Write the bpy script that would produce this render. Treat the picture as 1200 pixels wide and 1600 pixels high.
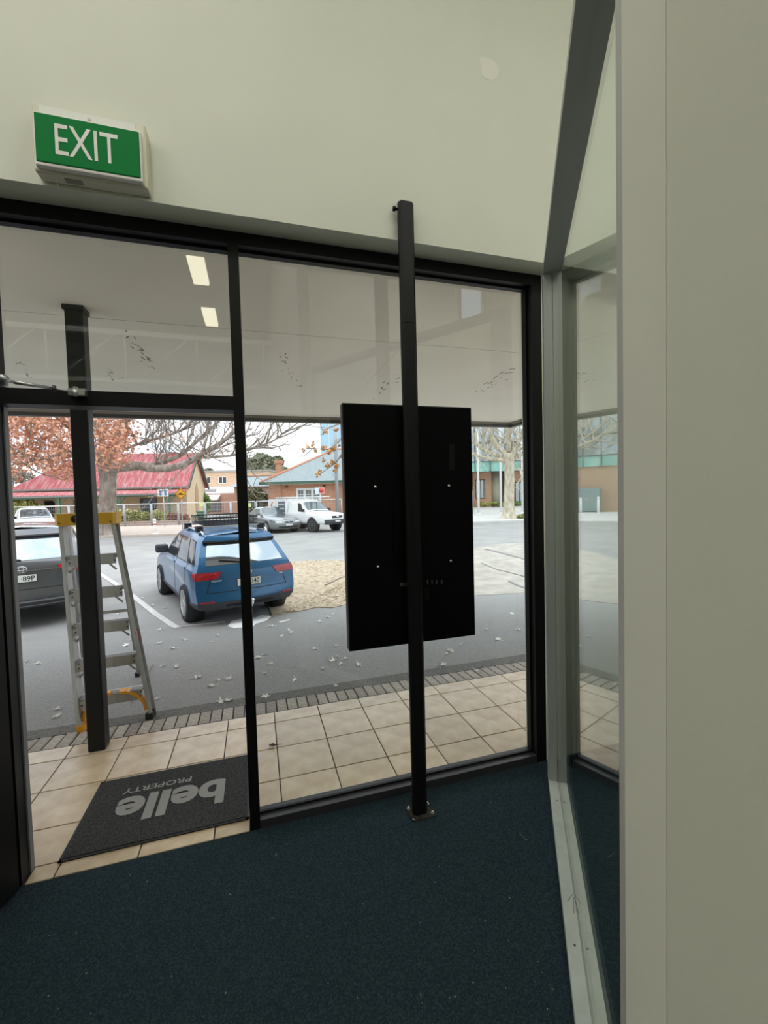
import bpy, bmesh, math, random
from mathutils import Vector, Matrix, Euler

# ------------------------------------------------------------------ reset
for _o in list(bpy.data.objects):
    bpy.data.objects.remove(_o)
SC = bpy.context.scene
COL = SC.collection
RND = random.Random(11)

# ------------------------------------------------------------------ camera
F_PX, CAM_H = 664.84, 1.6                       # focal length in pixels of a 1200x1600 frame, eye height above carpet
YAW, PITCH, ROLL = math.radians(16.693), math.radians(-2.204), math.radians(-1.507)
_f = Vector((math.sin(YAW)*math.cos(PITCH), math.cos(YAW)*math.cos(PITCH), math.sin(PITCH)))
_r0 = Vector((math.cos(YAW), -math.sin(YAW), 0))
_u0 = _r0.cross(_f)
C_R = _r0*math.cos(ROLL) + _u0*math.sin(ROLL)
C_U = _u0*math.cos(ROLL) - _r0*math.sin(ROLL)
C_F = _f
cam = bpy.data.cameras.new('camera')
cam.sensor_fit = 'VERTICAL'; cam.sensor_height = 24.0; cam.lens = 24.0*F_PX/1600.0
cam.clip_start = 0.02; cam.clip_end = 600
camo = bpy.data.objects.new('camera', cam); COL.objects.link(camo)
camo.matrix_world = Matrix(((C_R.x, C_U.x, -C_F.x, 0), (C_R.y, C_U.y, -C_F.y, 0), (C_R.z, C_U.z, -C_F.z, CAM_H), (0, 0, 0, 1)))
SC.camera = camo

# ------------------------------------------------------------------ world: bright overcast sky with soft broken cloud
SKY_STRENGTH = 1.4
W = bpy.data.worlds.new('overcast_sky'); SC.world = W; W.use_nodes = True
nt = W.node_tree; nt.nodes.clear()
def N(t, **k):
    n = nt.nodes.new(t)
    for a, b in k.items(): setattr(n, a, b)
    return n
tc = N('ShaderNodeTexCoord'); sep = N('ShaderNodeSeparateXYZ'); nt.links.new(tc.outputs['Generated'], sep.inputs[0])
mp = N('ShaderNodeMapping'); mp.inputs['Scale'].default_value = (2.2, 2.2, 7.0); nt.links.new(tc.outputs['Generated'], mp.inputs[0])
nz = N('ShaderNodeTexNoise'); nz.inputs['Scale'].default_value = 1.6; nz.inputs['Detail'].default_value = 7; nt.links.new(mp.outputs[0], nz.inputs[0])
cr = N('ShaderNodeValToRGB'); e = cr.color_ramp.elements
e[0].position = 0.40; e[0].color = (0.58, 0.69, 0.82, 1); e[1].position = 0.62; e[1].color = (0.99, 0.985, 0.97, 1)
nt.links.new(nz.outputs[0], cr.inputs[0])
# overcast luminance: brighter towards the zenith, (1 + 2 sin h) / 3
ma = N('ShaderNodeMath', operation='MAXIMUM'); nt.links.new(sep.outputs[2], ma.inputs[0]); ma.inputs[1].default_value = 0.0
mb = N('ShaderNodeMath', operation='MULTIPLY_ADD'); nt.links.new(ma.outputs[0], mb.inputs[0]); mb.inputs[1].default_value = 2.0; mb.inputs[2].default_value = 1.0
mc = N('ShaderNodeMath', operation='MULTIPLY'); nt.links.new(mb.outputs[0], mc.inputs[0]); mc.inputs[1].default_value = SKY_STRENGTH
bg = N('ShaderNodeBackground'); nt.links.new(cr.outputs[0], bg.inputs[0]); nt.links.new(mc.outputs[0], bg.inputs[1])
wo = N('ShaderNodeOutputWorld'); nt.links.new(bg.outputs[0], wo.inputs[0])

SC.view_settings.view_transform = 'Standard'; SC.view_settings.look = 'None'
SC.view_settings.exposure = 0.0; SC.view_settings.gamma = 1.0; SC.view_settings.use_curve_mapping = False
SC.cycles.transparent_max_bounces = 24
FILL_POWER = 20.0                                # emission of the added unseen fill battens inside

# ------------------------------------------------------------------ pixel -> place helpers (frame 1200 x 1600)
U_AX = Vector((math.cos(YAW), -math.sin(YAW), 0)); V_AX = Vector((math.sin(YAW), math.cos(YAW), 0))
def ray(x, y): return C_R*((x-600)/F_PX) - C_U*((y-800)/F_PX) + C_F
KNOTS = [(3.46, -0.02), (5.2, -0.16), (7.3, -0.36), (8.2, -0.36), (10.3, -0.28), (30.0, -0.32), (200.0, -0.6)]   # street level: falls to the gutter, then nearly flat
def gz(Y):
    if Y <= KNOTS[0][0]: return KNOTS[0][1]
    for (a, za), (b, zb) in zip(KNOTS, KNOTS[1:]):
        if Y <= b: return za+(zb-za)*(Y-a)/(b-a)
    return KNOTS[-1][1]
def GP(x, y):                                   # pixel -> point on the street
    d = ray(x, y); lo, hi = 0.5, 400.0
    f = lambda t: CAM_H+d.z*t-gz(d.y*t)
    for _ in range(60):
        m = (lo+hi)/2
        if f(m) > 0: lo = m
        else: hi = m
    p = d*lo; p.z = gz(p.y); return p
def FP(x, y, z=0.0):
    d = ray(x, y); t = (z-CAM_H)/d.z; p = d*t; p.z = z; return p
def PX(x, y, v):                                # pixel -> point at horizontal depth v
    d = ray(x, y); t = v/d.dot(V_AX); p = d*t; p.z += CAM_H; return p
def WY(x, y, Y):
    d = ray(x, y); t = Y/d.y; p = d*t; p.z += CAM_H; return p
def UV(u, v, z=0.0):
    p = U_AX*u + V_AX*v; p.z = z; return p
def PU(x, y, v):                                # pixel -> (u, z) at depth v
    p = PX(x, y, v); return p.dot(U_AX), p.z

# ------------------------------------------------------------------ materials
MATS = {}
def mat(name, col, rough=0.6, metal=0.0, col2=None, scale=8.0, detail=4.0, ramp=(0.35, 0.65), bump=0.0, bscale=None, coat=0.0,
        rnd=0.0, emit=None, spec=0.5, stretch=None):
    if name in MATS: return MATS[name]
    m = bpy.data.materials.new(name); m.use_nodes = True; t = m.node_tree; b = t.nodes['Principled BSDF']
    b.inputs['Roughness'].default_value = rough; b.inputs['Metallic'].default_value = metal
    b.inputs['Specular IOR Level'].default_value = spec
    if coat: b.inputs['Coat Weight'].default_value = coat; b.inputs['Coat Roughness'].default_value = 0.05
    b.inputs['Base Color'].default_value = (*col, 1)
    src = None
    if col2 is not None or bump:
        co = t.nodes.new('ShaderNodeTexCoord'); vec = co.outputs['Object']
        if stretch:
            mpn = t.nodes.new('ShaderNodeMapping'); mpn.inputs['Scale'].default_value = stretch
            t.links.new(vec, mpn.inputs[0]); vec = mpn.outputs[0]
    if col2 is not None:
        n = t.nodes.new('ShaderNodeTexNoise'); n.inputs['Scale'].default_value = scale; n.inputs['Detail'].default_value = detail
        t.links.new(vec, n.inputs['Vector'])
        r = t.nodes.new('ShaderNodeValToRGB'); el = r.color_ramp.elements
        el[0].position, el[1].position = ramp; el[0].color = (*col, 1); el[1].color = (*col2, 1)
        t.links.new(n.outputs['Fac'], r.inputs[0]); src = r.outputs[0]
        t.links.new(src, b.inputs['Base Color'])
    if rnd:
        oi = t.nodes.new('ShaderNodeObjectInfo'); hs = t.nodes.new('ShaderNodeHueSaturation')
        mr = t.nodes.new('ShaderNodeMapRange'); mr.inputs[3].default_value = 1-rnd; mr.inputs[4].default_value = 1+rnd
        t.links.new(oi.outputs['Random'], mr.inputs[0]); t.links.new(mr.outputs[0], hs.inputs['Value'])
        if src: t.links.new(src, hs.inputs['Color'])
        else: hs.inputs['Color'].default_value = (*col, 1)
        t.links.new(hs.outputs[0], b.inputs['Base Color'])
    if bump:
        n2 = t.nodes.new('ShaderNodeTexNoise'); n2.inputs['Scale'].default_value = bscale or scale*4; n2.inputs['Detail'].default_value = 3
        t.links.new(vec, n2.inputs['Vector'])
        bp = t.nodes.new('ShaderNodeBump'); bp.inputs['Strength'].default_value = bump; bp.inputs['Distance'].default_value = 0.01
        t.links.new(n2.outputs['Fac'], bp.inputs['Height']); t.links.new(bp.outputs[0], b.inputs['Normal'])
    if emit:
        b.inputs['Emission Color'].default_value = (*emit[0], 1); b.inputs['Emission Strength'].default_value = emit[1]
    MATS[name] = m; return m

def glass_mat(name, tint=(0.97, 0.985, 0.98), ior=1.5, rough=0.0):
    """flat pane: light passes straight through, Fresnel decides how much mirrors"""
    if name in MATS: return MATS[name]
    m = bpy.data.materials.new(name); m.use_nodes = True; t = m.node_tree; t.nodes.clear()
    out = t.nodes.new('ShaderNodeOutputMaterial'); mx = t.nodes.new('ShaderNodeMixShader')
    tr = t.nodes.new('ShaderNodeBsdfTransparent'); tr.inputs[0].default_value = (*tint, 1)
    gl = t.nodes.new('ShaderNodeBsdfGlossy'); gl.inputs['Roughness'].default_value = rough; gl.inputs['Color'].default_value = (1, 1, 1, 1)
    fr = t.nodes.new('ShaderNodeFresnel'); ge = t.nodes.new('ShaderNodeNewGeometry')
    mr = t.nodes.new('ShaderNodeMapRange'); mr.inputs[3].default_value = ior; mr.inputs[4].default_value = 1/ior
    t.links.new(ge.outputs['Backfacing'], mr.inputs[0]); t.links.new(mr.outputs[0], fr.inputs['IOR'])
    t.links.new(fr.outputs[0], mx.inputs[0]); t.links.new(tr.outputs[0], mx.inputs[1]); t.links.new(gl.outputs[0], mx.inputs[2])
    t.links.new(mx.outputs[0], out.inputs[0]); MATS[name] = m; return m

def brick_mat(name, c1, c2, mortar, bw=0.24, bh=0.086, ms=0.012):
    if name in MATS: return MATS[name]
    m = bpy.data.materials.new(name); m.use_nodes = True; t = m.node_tree; b = t.nodes['Principled BSDF']; b.inputs['Roughness'].default_value = 0.9
    co = t.nodes.new('ShaderNodeTexCoord'); se = t.nodes.new('ShaderNodeSeparateXYZ'); t.links.new(co.outputs['Object'], se.inputs[0])
    ad = t.nodes.new('ShaderNodeMath'); ad.operation = 'ADD'; t.links.new(se.outputs[0], ad.inputs[0]); t.links.new(se.outputs[1], ad.inputs[1])
    cb = t.nodes.new('ShaderNodeCombineXYZ'); t.links.new(ad.outputs[0], cb.inputs[0]); t.links.new(se.outputs[2], cb.inputs[1])
    br = t.nodes.new('ShaderNodeTexBrick'); br.inputs['Scale'].default_value = 1; br.inputs['Brick Width'].default_value = bw; br.inputs['Row Height'].default_value = bh
    br.inputs['Mortar Size'].default_value = ms; br.inputs['Color1'].default_value = (*c1, 1); br.inputs['Color2'].default_value = (*c2, 1); br.inputs['Mortar'].default_value = (*mortar, 1)
    t.links.new(cb.outputs[0], br.inputs['Vector']); t.links.new(br.outputs['Color'], b.inputs['Base Color'])
    MATS[name] = m; return m

def srgb(r, g, b):
    f = lambda c: (c/255/12.92 if c <= 10 else ((c/255+0.055)/1.055)**2.4)
    return (f(r), f(g), f(b))

# ------------------------------------------------------------------ mesh collecting
class MB:
    def __init__(s): s.v = []; s.f = []; s.sm = []
    def add(s, vs, fs, smooth=False):
        o = len(s.v); s.v += [tuple(p) for p in vs]; s.f += [tuple(i+o for i in f) for f in fs]; s.sm += [smooth]*len(fs); return s
    def box(s, a, b, M=None):
        x0, y0, z0 = a; x1, y1, z1 = b
        vs = [Vector(p) for p in ((x0,y0,z0),(x1,y0,z0),(x1,y1,z0),(x0,y1,z0),(x0,y0,z1),(x1,y0,z1),(x1,y1,z1),(x0,y1,z1))]
        if M: vs = [M @ p for p in vs]
        return s.add(vs, [(0,3,2,1),(4,5,6,7),(0,1,5,4),(1,2,6,5),(2,3,7,6),(3,0,4,7)])
    def bbox(s, a, b, r, M=None):                # box with chamfered vertical and horizontal edges
        bm = bmesh.new(); bmesh.ops.create_cube(bm, size=1)
        c = [(a[i]+b[i])/2 for i in range(3)]; d = [b[i]-a[i] for i in range(3)]
        for w in bm.verts: w.co = Vector((c[0]+w.co.x*d[0], c[1]+w.co.y*d[1], c[2]+w.co.z*d[2]))
        bmesh.ops.bevel(bm, geom=list(bm.edges), offset=r, segments=2, affect='EDGES', profile=0.5)
        bm.verts.index_update()
        vs = [(M @ w.co) if M else w.co.copy() for w in bm.verts]; fs = [[w.index for w in f.verts] for f in bm.faces]
        bm.free(); return s.add(vs, fs)
    def prism(s, poly, z0, z1, M=None):          # polygon in xy extruded in z
        n = len(poly); vs = [Vector((p[0], p[1], z0)) for p in poly]+[Vector((p[0], p[1], z1)) for p in poly]
        if M: vs = [M @ p for p in vs]
        return s.add(vs, [tuple(range(n-1, -1, -1)), tuple(range(n, 2*n))]+[(i, (i+1) % n, n+(i+1) % n, n+i) for i in range(n)])
    def tube(s, pts, rad, n=8, cap=True, smooth=True):
        pts = [Vector(p) for p in pts]; k = len(pts); rad = rad if isinstance(rad, (list, tuple)) else [rad]*k
        vs = []; ref = None
        for i, p in enumerate(pts):
            t = (pts[min(i+1, k-1)]-pts[max(i-1, 0)]); t = t.normalized() if t.length > 1e-9 else Vector((0, 0, 1))
            if ref is None: ref = t.orthogonal().normalized()
            ref = (ref - t*ref.dot(t)); ref = ref.normalized() if ref.length > 1e-6 else t.orthogonal().normalized()
            b = t.cross(ref)
            for j in range(n):
                a = 2*math.pi*j/n; vs.append(p+(ref*math.cos(a)+b*math.sin(a))*rad[i])
        fs = [(i*n+j, i*n+(j+1) % n, (i+1)*n+(j+1) % n, (i+1)*n+j) for i in range(k-1) for j in range(n)]
        if cap: fs += [tuple(range(n-1, -1, -1)), tuple(range((k-1)*n, k*n))]
        return s.add(vs, fs, smooth)
    def bar(s, p, q, w, h, up=(0, 0, 1)):        # rectangular bar from p to q
        p, q = Vector(p), Vector(q); t = (q-p).normalized(); up = Vector(up)
        a = t.cross(up); a = a.normalized() if a.length > 1e-6 else t.orthogonal().normalized(); b = a.cross(t)
        vs = [c+a*(sx*w/2)+b*(sy*h/2) for c in (p, q) for sx, sy in ((-1,-1),(1,-1),(1,1),(-1,1))]
        return s.add(vs, [(0,3,2,1),(4,5,6,7),(0,1,5,4),(1,2,6,5),(2,3,7,6),(3,0,4,7)])
    def lathe(s, prof, c, axis, n=24, smooth=True):   # prof: (radius, along axis)
        c = Vector(c); ax = Vector(axis).normalized(); a = ax.orthogonal().normalized(); b = ax.cross(a); k = len(prof)
        vs = [c+ax*h+(a*math.cos(2*math.pi*j/n)+b*math.sin(2*math.pi*j/n))*r for r, h in prof for j in range(n)]
        fs = [(i*n+j, i*n+(j+1) % n, (i+1)*n+(j+1) % n, (i+1)*n+j) for i in range(k-1) for j in range(n)]
        fs += [tuple(range(n-1, -1, -1)), tuple(range((k-1)*n, k*n))]
        return s.add(vs, fs, smooth)
    def grid(s, fn, nu, nv, smooth=True):
        vs = [fn(i/nu, j/nv) for i in range(nu+1) for j in range(nv+1)]
        fs = [(i*(nv+1)+j, (i+1)*(nv+1)+j, (i+1)*(nv+1)+j+1, i*(nv+1)+j+1) for i in range(nu) for j in range(nv)]
        return s.add(vs, fs, smooth)
    def mesh(s, name, m, off=Vector((0, 0, 0)), fix=True):
        me = bpy.data.meshes.new(name); me.from_pydata([tuple(Vector(p)-off) for p in s.v], [], s.f)
        me.polygons.foreach_set('use_smooth', s.sm)
        if fix:
            bm = bmesh.new(); bm.from_mesh(me); bmesh.ops.recalc_face_normals(bm, faces=bm.faces); bm.to_mesh(me); bm.free()
        if m: me.materials.append(m)
        me.update(); return me
    def build(s, name, m, parent=None, label=None, local=False, fix=True):
        """world coordinates unless local; the origin becomes the parent's, or the base centre for a thing of one mesh"""
        if local: off = Vector((0, 0, 0))
        elif parent is not None: off = Vector(parent['_at']) if '_at' in parent else wloc(parent)
        else:
            xs = [p[0] for p in s.v]; ys = [p[1] for p in s.v]; zs = [p[2] for p in s.v]
            off = Vector(((min(xs)+max(xs))/2, (min(ys)+max(ys))/2, min(zs)))
        o = bpy.data.objects.new(name, s.mesh(name, m, off, fix)); COL.objects.link(o)
        if parent is not None: o.parent = parent
        else: o.location = off
        if label: o['label'] = label
        return o
def wloc(o):
    p = Vector((0, 0, 0))
    while o is not None: p += o.location; o = o.parent
    return p
def tag(o, label, cat=None, group=None, kind=None):
    o['label'] = label
    if cat: o['category'] = cat
    if group: o['group'] = group
    if kind: o['kind'] = kind
    return o
def empty(name, loc, rz=0.0):
    o = bpy.data.objects.new(name, None); COL.objects.link(o); o.location = loc; o.rotation_euler = (0, 0, rz); o.empty_display_size = 0.1; return o
def thing(name, label, cat, loc, rz=0.0, group=None): return tag(empty(name, loc, rz), label, cat, group)
def struct(name, label, loc=(0, 0, 0)): return tag(empty(name, loc), label, kind='structure')
def copy_tree(o, parent=None):
    c = o.copy(); COL.objects.link(c)
    if parent is not None: c.parent = parent
    for ch in list(o.children): copy_tree(ch, c)
    return c
def text_mesh(txt, size=1.0, bold=0.0, extrude=0.002, space=1.0):
    cu = bpy.data.curves.new('lettering', 'FONT'); cu.body = txt; cu.size = size; cu.offset = bold; cu.extrude = extrude; cu.space_character = space
    cu.align_x = 'CENTER'; cu.align_y = 'CENTER'; cu.resolution_u = 4
    o = bpy.data.objects.new('lettering', cu); COL.objects.link(o)
    me = bpy.data.meshes.new_from_object(o.evaluated_get(bpy.context.evaluated_depsgraph_get()))
    bpy.data.objects.remove(o); bpy.data.curves.remove(cu); return me
def put_text(name, txt, m, parent, width, height, M, bold=0.0, extrude=0.001, space=1.0, label=None):
    """lettering scaled to width x height, placed by matrix M (x right, y up, z out) in the parent's local space"""
    me = text_mesh(txt, 1.0, bold, 0.01, space)
    xs = [v.co.x for v in me.vertices]; ys = [v.co.y for v in me.vertices]
    cx, cy = (min(xs)+max(xs))/2, (min(ys)+max(ys))/2; sx = width/(max(xs)-min(xs)); sy = height/(max(ys)-min(ys))
    for v in me.vertices: v.co = M @ Vector(((v.co.x-cx)*sx, (v.co.y-cy)*sy, v.co.z*extrude/0.01))
    me.materials.clear(); me.materials.append(m); me.name = name
    o = bpy.data.objects.new(name, me); COL.objects.link(o); o.parent = parent
    if label: o['label'] = label
    return o
def frame3(o, x, y):                             # matrix with origin o, right axis x, up axis y
    x, y = Vector(x).normalized(), Vector(y).normalized(); z = x.cross(y)
    return Matrix(((x.x, y.x, z.x, o[0]), (x.y, y.y, z.y, o[1]), (x.z, y.z, z.z, o[2]), (0, 0, 0, 1)))

# palette
BLACK = mat('black powder coat', (0.006, 0.006, 0.0065), 0.45, bump=0.02, bscale=400, spec=0.2)
POSTM = mat('charcoal painted steel', (0.008, 0.008, 0.009), 0.42, spec=0.3)
PAINT = mat('cream wall paint', (0.74, 0.755, 0.665), 0.75, col2=(0.72, 0.735, 0.645), scale=3, bump=0.03, bscale=120)
GREYF = mat('grey anodised aluminium', (0.36, 0.375, 0.36), 0.45, metal=0.35)
SILLM = mat('weathered grey rail paint', (0.50, 0.53, 0.50), 0.6, col2=(0.43, 0.46, 0.43), scale=14)
CARPET = mat('dark teal carpet', (0.018, 0.034, 0.045), 0.95, col2=(0.046, 0.074, 0.090), scale=160, detail=2, ramp=(0.4, 0.7), bump=0.9, bscale=330, spec=0.15)
GLASS = glass_mat('shopfront glass')
PGLASS = glass_mat('partition glass', tint=(0.92, 0.96, 0.94), ior=1.52)
SOFFIT = mat('awning soffit paint', (0.90, 0.83, 0.72), 0.8, col2=(0.86, 0.785, 0.68), scale=1.2)
FASCIA = mat('dark brown fascia', (0.055, 0.046, 0.037), 0.5)
WHITE = mat('white enamel', (0.80, 0.80, 0.78), 0.4)
CHROME = mat('bright metal', (0.72, 0.73, 0.74), 0.22, metal=1.0)

# ================================================================== THE ROOM
GY = 2.165                                       # plane of the shopfront glass
BY = 1.985                                       # face of the wall above it
CEIL = 5.0
def quad_struct(name, label, a, b, m, parent=None):
    o = MB().box(a, b).build(name, m, parent)
    if parent is None: tag(o, label, kind='structure')
    return o
quad_struct('floor', 'dark teal looped carpet covering the office floor', (-4.2, -6.2, -0.06), (3.9, 2.105, 0.0), CARPET)
ce = struct('ceiling', 'cream painted high ceiling of the office', (0, 0, CEIL))
MB().box((-4.2, -6.2, CEIL), (0.46, 2.3, CEIL+0.1)).build('ceiling_panel', PAINT, ce); MB().box((0.46, -1.6, CEIL), (3.9, 2.3, CEIL+0.1)).build('ceiling_panel', PAINT, ce)
wf = struct('wall_front', 'cream plaster wall above the shopfront windows', (0, BY, 2.83))
MB().box((-4.2, BY, 2.83), (3.9, 2.30, CEIL)).build('upper_wall', PAINT, wf)
MB().box((-4.2, BY, -0.06), (-1.06, 2.30, 2.83)).build('side_wall', PAINT, wf)
MB().box((1.602, BY+0.12, -0.06), (3.9, 2.30, 2.83)).build('side_wall', PAINT, wf)
# pale repair patch on the plaster
pp = WY(763, 108, BY); m_ = MB()
poly = [(pp.x+math.cos(a)*0.052*(1+0.22*math.sin(3*a+1)), pp.z+math.sin(a)*0.062*(1+0.18*math.cos(2*a))) for a in [i*math.pi/9 for i in range(18)]]
m_.prism([(x, z) for x, z in poly], 0, 0.0012, Matrix(((1,0,0,0),(0,0,-1,BY),(0,1,0,0),(0,0,0,1)))).build('filler_patch', mat('pale filler', (0.82, 0.80, 0.72), 0.8), wf)
quad_struct('wall_left', 'cream wall on the far left of the office', (-4.3, -6.2, -0.06), (-4.2, 2.3, CEIL), PAINT)
quad_struct('wall_back', 'cream wall at the back of the office', (-4.2, -6.3, -0.06), (0.343, -6.2, CEIL), PAINT)

# --- angled glazed partition: line of the glass on the floor
PD = Vector((0.5606, 0.8281, 0)); PN = Vector((-0.8281, 0.5606, 0))        # along it away from the eye, and its room-side normal
PA = Vector((1.4714, 1.8373, 0))                                              # glass line passes here
gd = -PA.dot(PN)                                                            # (signed) distance of the eye from the glass plane
def PP(s, n, z):                                                            # s metres along from PA (towards the eye negative), n in front of glass
    p = PA + PD*s + PN*n; p.z = z; return p
def pbar(mb, s0, s1, n0, n1, z0, z1):
    vs = [PP(s, n, z) for z in (z0, z1) for s, n in ((s0, n0), (s1, n0), (s1, n1), (s0, n1))]
    return mb.add(vs, [(0,3,2,1),(4,5,6,7),(0,1,5,4),(1,2,6,5),(2,3,7,6),(3,0,4,7)])
def s_at_px(px, n):                                                        # along-coordinate where pixel column px meets plane n
    d = ray(px, 900); d2 = Vector((d.x, d.y, 0)); t = (PA+PN*n).dot(PN)/d2.dot(PN); q = d2*t; return (q-PA).dot(PD)
WALL_N = 0.066                                                             # wall face stands this far in front of the glass
RAIL_N = 0.045
s_st = s_at_px(975, WALL_N); s_ed = s_at_px(1041, WALL_N); s_near = s_at_px(966, RAIL_N)
w3 = struct('window_3', 'grey framed glazed partition running back from the shopfront corner', (PA.x, PA.y, 0))
S_END = 0.155
PZ = 2.722
pbar(MB(), s_ed+0.05, S_END, 0.0, RAIL_N, 0.0, 0.035).build('bottom_rail', SILLM, w3)
pbar(MB(), s_ed+0.05, S_END, -RAIL_N, -0.008, 0.0, 0.035).build('bottom_rail', SILLM, w3)
pbar(MB(), 0.055, S_END, 0.002, RAIL_N, 0.035, PZ).build('stile', GREYF, w3)
pbar(MB(), 0.055, S_END, -RAIL_N, -0.008, 0.035, PZ).build('stile', GREYF, w3)
pbar(MB(), s_near-0.09, s_near, 0.002, RAIL_N, 0.035, PZ).build('stile', mat('pale grey stile', (0.50, 0.49, 0.48), 0.5), w3)
pbar(MB(), s_ed, S_END, -RAIL_N, RAIL_N, PZ, PZ+0.034).build('head_rail', GREYF, w3)
pbar(MB(), s_near-0.09, S_END-0.01, -0.006, 0.0, 0.02, PZ).build('pane', PGLASS, w3)
for s_, n_ in ((-0.10, 0.017), (-0.82, 0.02)):
    q = PP(s_, n_, 0.0355); MB().lathe([(0.004, 0), (0.004, 0.0015)], q, (0, 0, 1), 10).build('screw', mat('dull screw', (0.06, 0.06, 0.055), 0.5), w3)
m_ = MB()
for a, b in (((-0.62, 0.004), (-0.655, 0.026)), ((-0.63, 0.002), (-0.70, 0.008))):
    m_.bar(PP(a[0], a[1], 0.0355), PP(b[0], b[1], 0.0355), 0.0025, 0.0006)
m_.build('scuff_mark', mat('scuffed paint', (0.2, 0.2, 0.19), 0.8), w3)['kind'] = 'stuff'
# the stub wall the partition dies into, and the wall that turns back beside the eye
PAINT2 = mat('warm grey wall paint', (0.80, 0.795, 0.715), 0.75, col2=(0.78, 0.775, 0.695), scale=3, bump=0.03, bscale=120)
wr = struct('wall_right', 'warm grey painted wall end and side wall beside the partition', (PA.x, PA.y, 0))
pe = PP(s_ed, WALL_N, 0)
m_ = MB(); a = PP(s_st, WALL_N, 0); b = PP(s_st, -0.06, 0)
m_.prism([(a.x, a.y), (b.x, b.y), (pe.x+0.14, pe.y-0.05), (pe.x, pe.y)], 0, CEIL); m_.build('wall_end', PAINT2, wr)
MB().box((pe.x, -6.2, 0), (pe.x+0.12, pe.y-0.0005, CEIL)).build('wall_side', mat('shaded side wall paint', (0.71, 0.71, 0.625), 0.75, col2=(0.69, 0.69, 0.605), scale=3, bump=0.03, bscale=120), wr)  # shade put into the colour: side wall darker than the wall end
# room beyond the partition
w4 = struct('window_4', 'high bright window in the room beyond the partition', (3.2, -1.5, 4.2))
wb = struct('wall_rear', 'back wall of the room beyond the partition', (2, -1.55, 0))
xw0, xw1, zw0, zw1 = 3.02, 3.42, 4.20, 4.75
for a, b in (((0.463, -1.6, 0), (xw0, -1.5, CEIL)), ((xw1, -1.6, 0), (3.9, -1.5, CEIL)), ((xw0, -1.6, 0), (xw1, -1.5, zw0)), ((xw0, -1.6, zw1), (xw1, -1.5, CEIL))):
    MB().box(a, b).build('wall_panel', PAINT, wb)
MB().box((xw0, -1.56, zw0), (xw1, -1.553, zw1)).build('pane', GLASS, w4)
MB().box((2.90, -1.5, zw0-0.04), (2.955, -1.46, zw1+0.02)).build('side_trim', WHITE, w4)
for a, b in (((xw0-0.02, -1.5, zw0), (xw0+0.012, -1.48, zw1)), ((xw1-0.012, -1.5, zw0), (xw1+0.02, -1.48, zw1)), ((xw0-0.02, -1.5, zw0-0.02), (xw1+0.02, -1.48, zw0+0.012)), ((xw0-0.02, -1.5, zw1-0.012), (xw1+0.02, -1.48, zw1+0.02))):
    MB().box(a, b).build('window_frame', mat('tan window trim', (0.5, 0.36, 0.25), 0.6), w4)
quad_struct('wall_outer', 'outer side wall of the room beyond the partition', (3.9, -1.6, -0.06), (4.0, 2.3, CEIL), PAINT)

# --- shopfront frame
w1 = struct('window_1', 'tall fixed shopfront pane in a black aluminium frame', (0.75, 2.1, 0))
FY0, FY1 = 2.105, 2.205
MB().box((-0.037, FY0, 0), (1.535, FY0+0.012, 0.042)).box((-0.037, FY0+0.012, 0), (1.535, FY1, 0.040)).build('sill', mat('black anodised sill', (0.05, 0.05, 0.055), 0.35, metal=0.3), w1)
MB().box((-0.037, FY0, 2.772), (1.602, FY1, 2.83)).build('head_frame', BLACK, w1)
MB().box((1.535, FY0, 0), (1.602, FY0+0.01, 2.772)).box((1.540, FY0+0.01, 0), (1.602, FY1, 2.772)).build('jamb', BLACK, w1)
MB().box((-0.084, FY0, 0), (-0.037, FY1, 2.83)).build('mullion', BLACK, w1)
MB().box((-0.037, GY, 0.036), (1.545, GY+0.006, 2.778)).build('pane', GLASS, w1)
for zz in (0.040, 2.762):
    MB().box((-0.037, GY-0.014, zz), (1.54, GY-0.001, zz+0.010)).build('glazing_bead', BLACK, w1)
MB().box((1.529, GY-0.014, 0.05), (1.541, GY-0.001, 2.762)).build('glazing_bead', BLACK, w1)
w2 = struct('window_2', 'pane above the doorway in a black aluminium frame', (-0.5, 2.1, 2.05))
MB().box((-1.06, FY0, 2.014), (-0.084, FY1, 2.078)).build('transom_bar', BLACK, w2)
MB().box((-1.06, FY0, 2.772), (-0.084, FY1, 2.83)).build('head_frame', BLACK, w2)
MB().box((-1.06, FY0, 2.078), (-0.998, FY1, 2.772)).build('jamb', BLACK, w2)
MB().box((-1.004, GY, 2.07), (-0.082, GY+0.006, 2.778)).build('pane', GLASS, w2)
MB().box((-0.998, GY-0.014, 2.762), (-0.084, GY-0.001, 2.772)).build('glazing_bead', BLACK, w2)
d1 = struct('door_1', 'black framed glass door standing open into the office', (-1.0, 2.1, 0))
MB().box((-1.06, FY0, 0), (-1.000, FY1, 2.014)).build('jamb', BLACK, d1)
MB().box((-1.002, FY1-0.035, 0), (-0.994, FY1-0.005, 2.014)).build('door_stop', mat('worn grey weather strip', (0.16, 0.16, 0.17), 0.5), d1)
ld = Vector((-0.30, -0.954, 0)).normalized(); ln = Vector((0.954, -0.30, 0)).normalized(); lo = Vector((-1.018, 2.085, 0))
def leaf_bar(s0, s1, z0, z1, t0=-0.022, t1=0.022):
    vs = [lo+ld*s+ln*t+Vector((0, 0, z)) for z in (z0, z1) for s, t in ((s0, t0), (s1, t0), (s1, t1), (s0, t1))]
    return MB().add(vs, [(0,3,2,1),(4,5,6,7),(0,1,5,4),(1,2,6,5),(2,3,7,6),(3,0,4,7)])
leaf_bar(0, 0.11, 0.012, 2.0).build('door_stile', BLACK, d1); leaf_bar(0.76, 0.85, 0.012, 2.0).build('door_stile', BLACK, d1)
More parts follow.
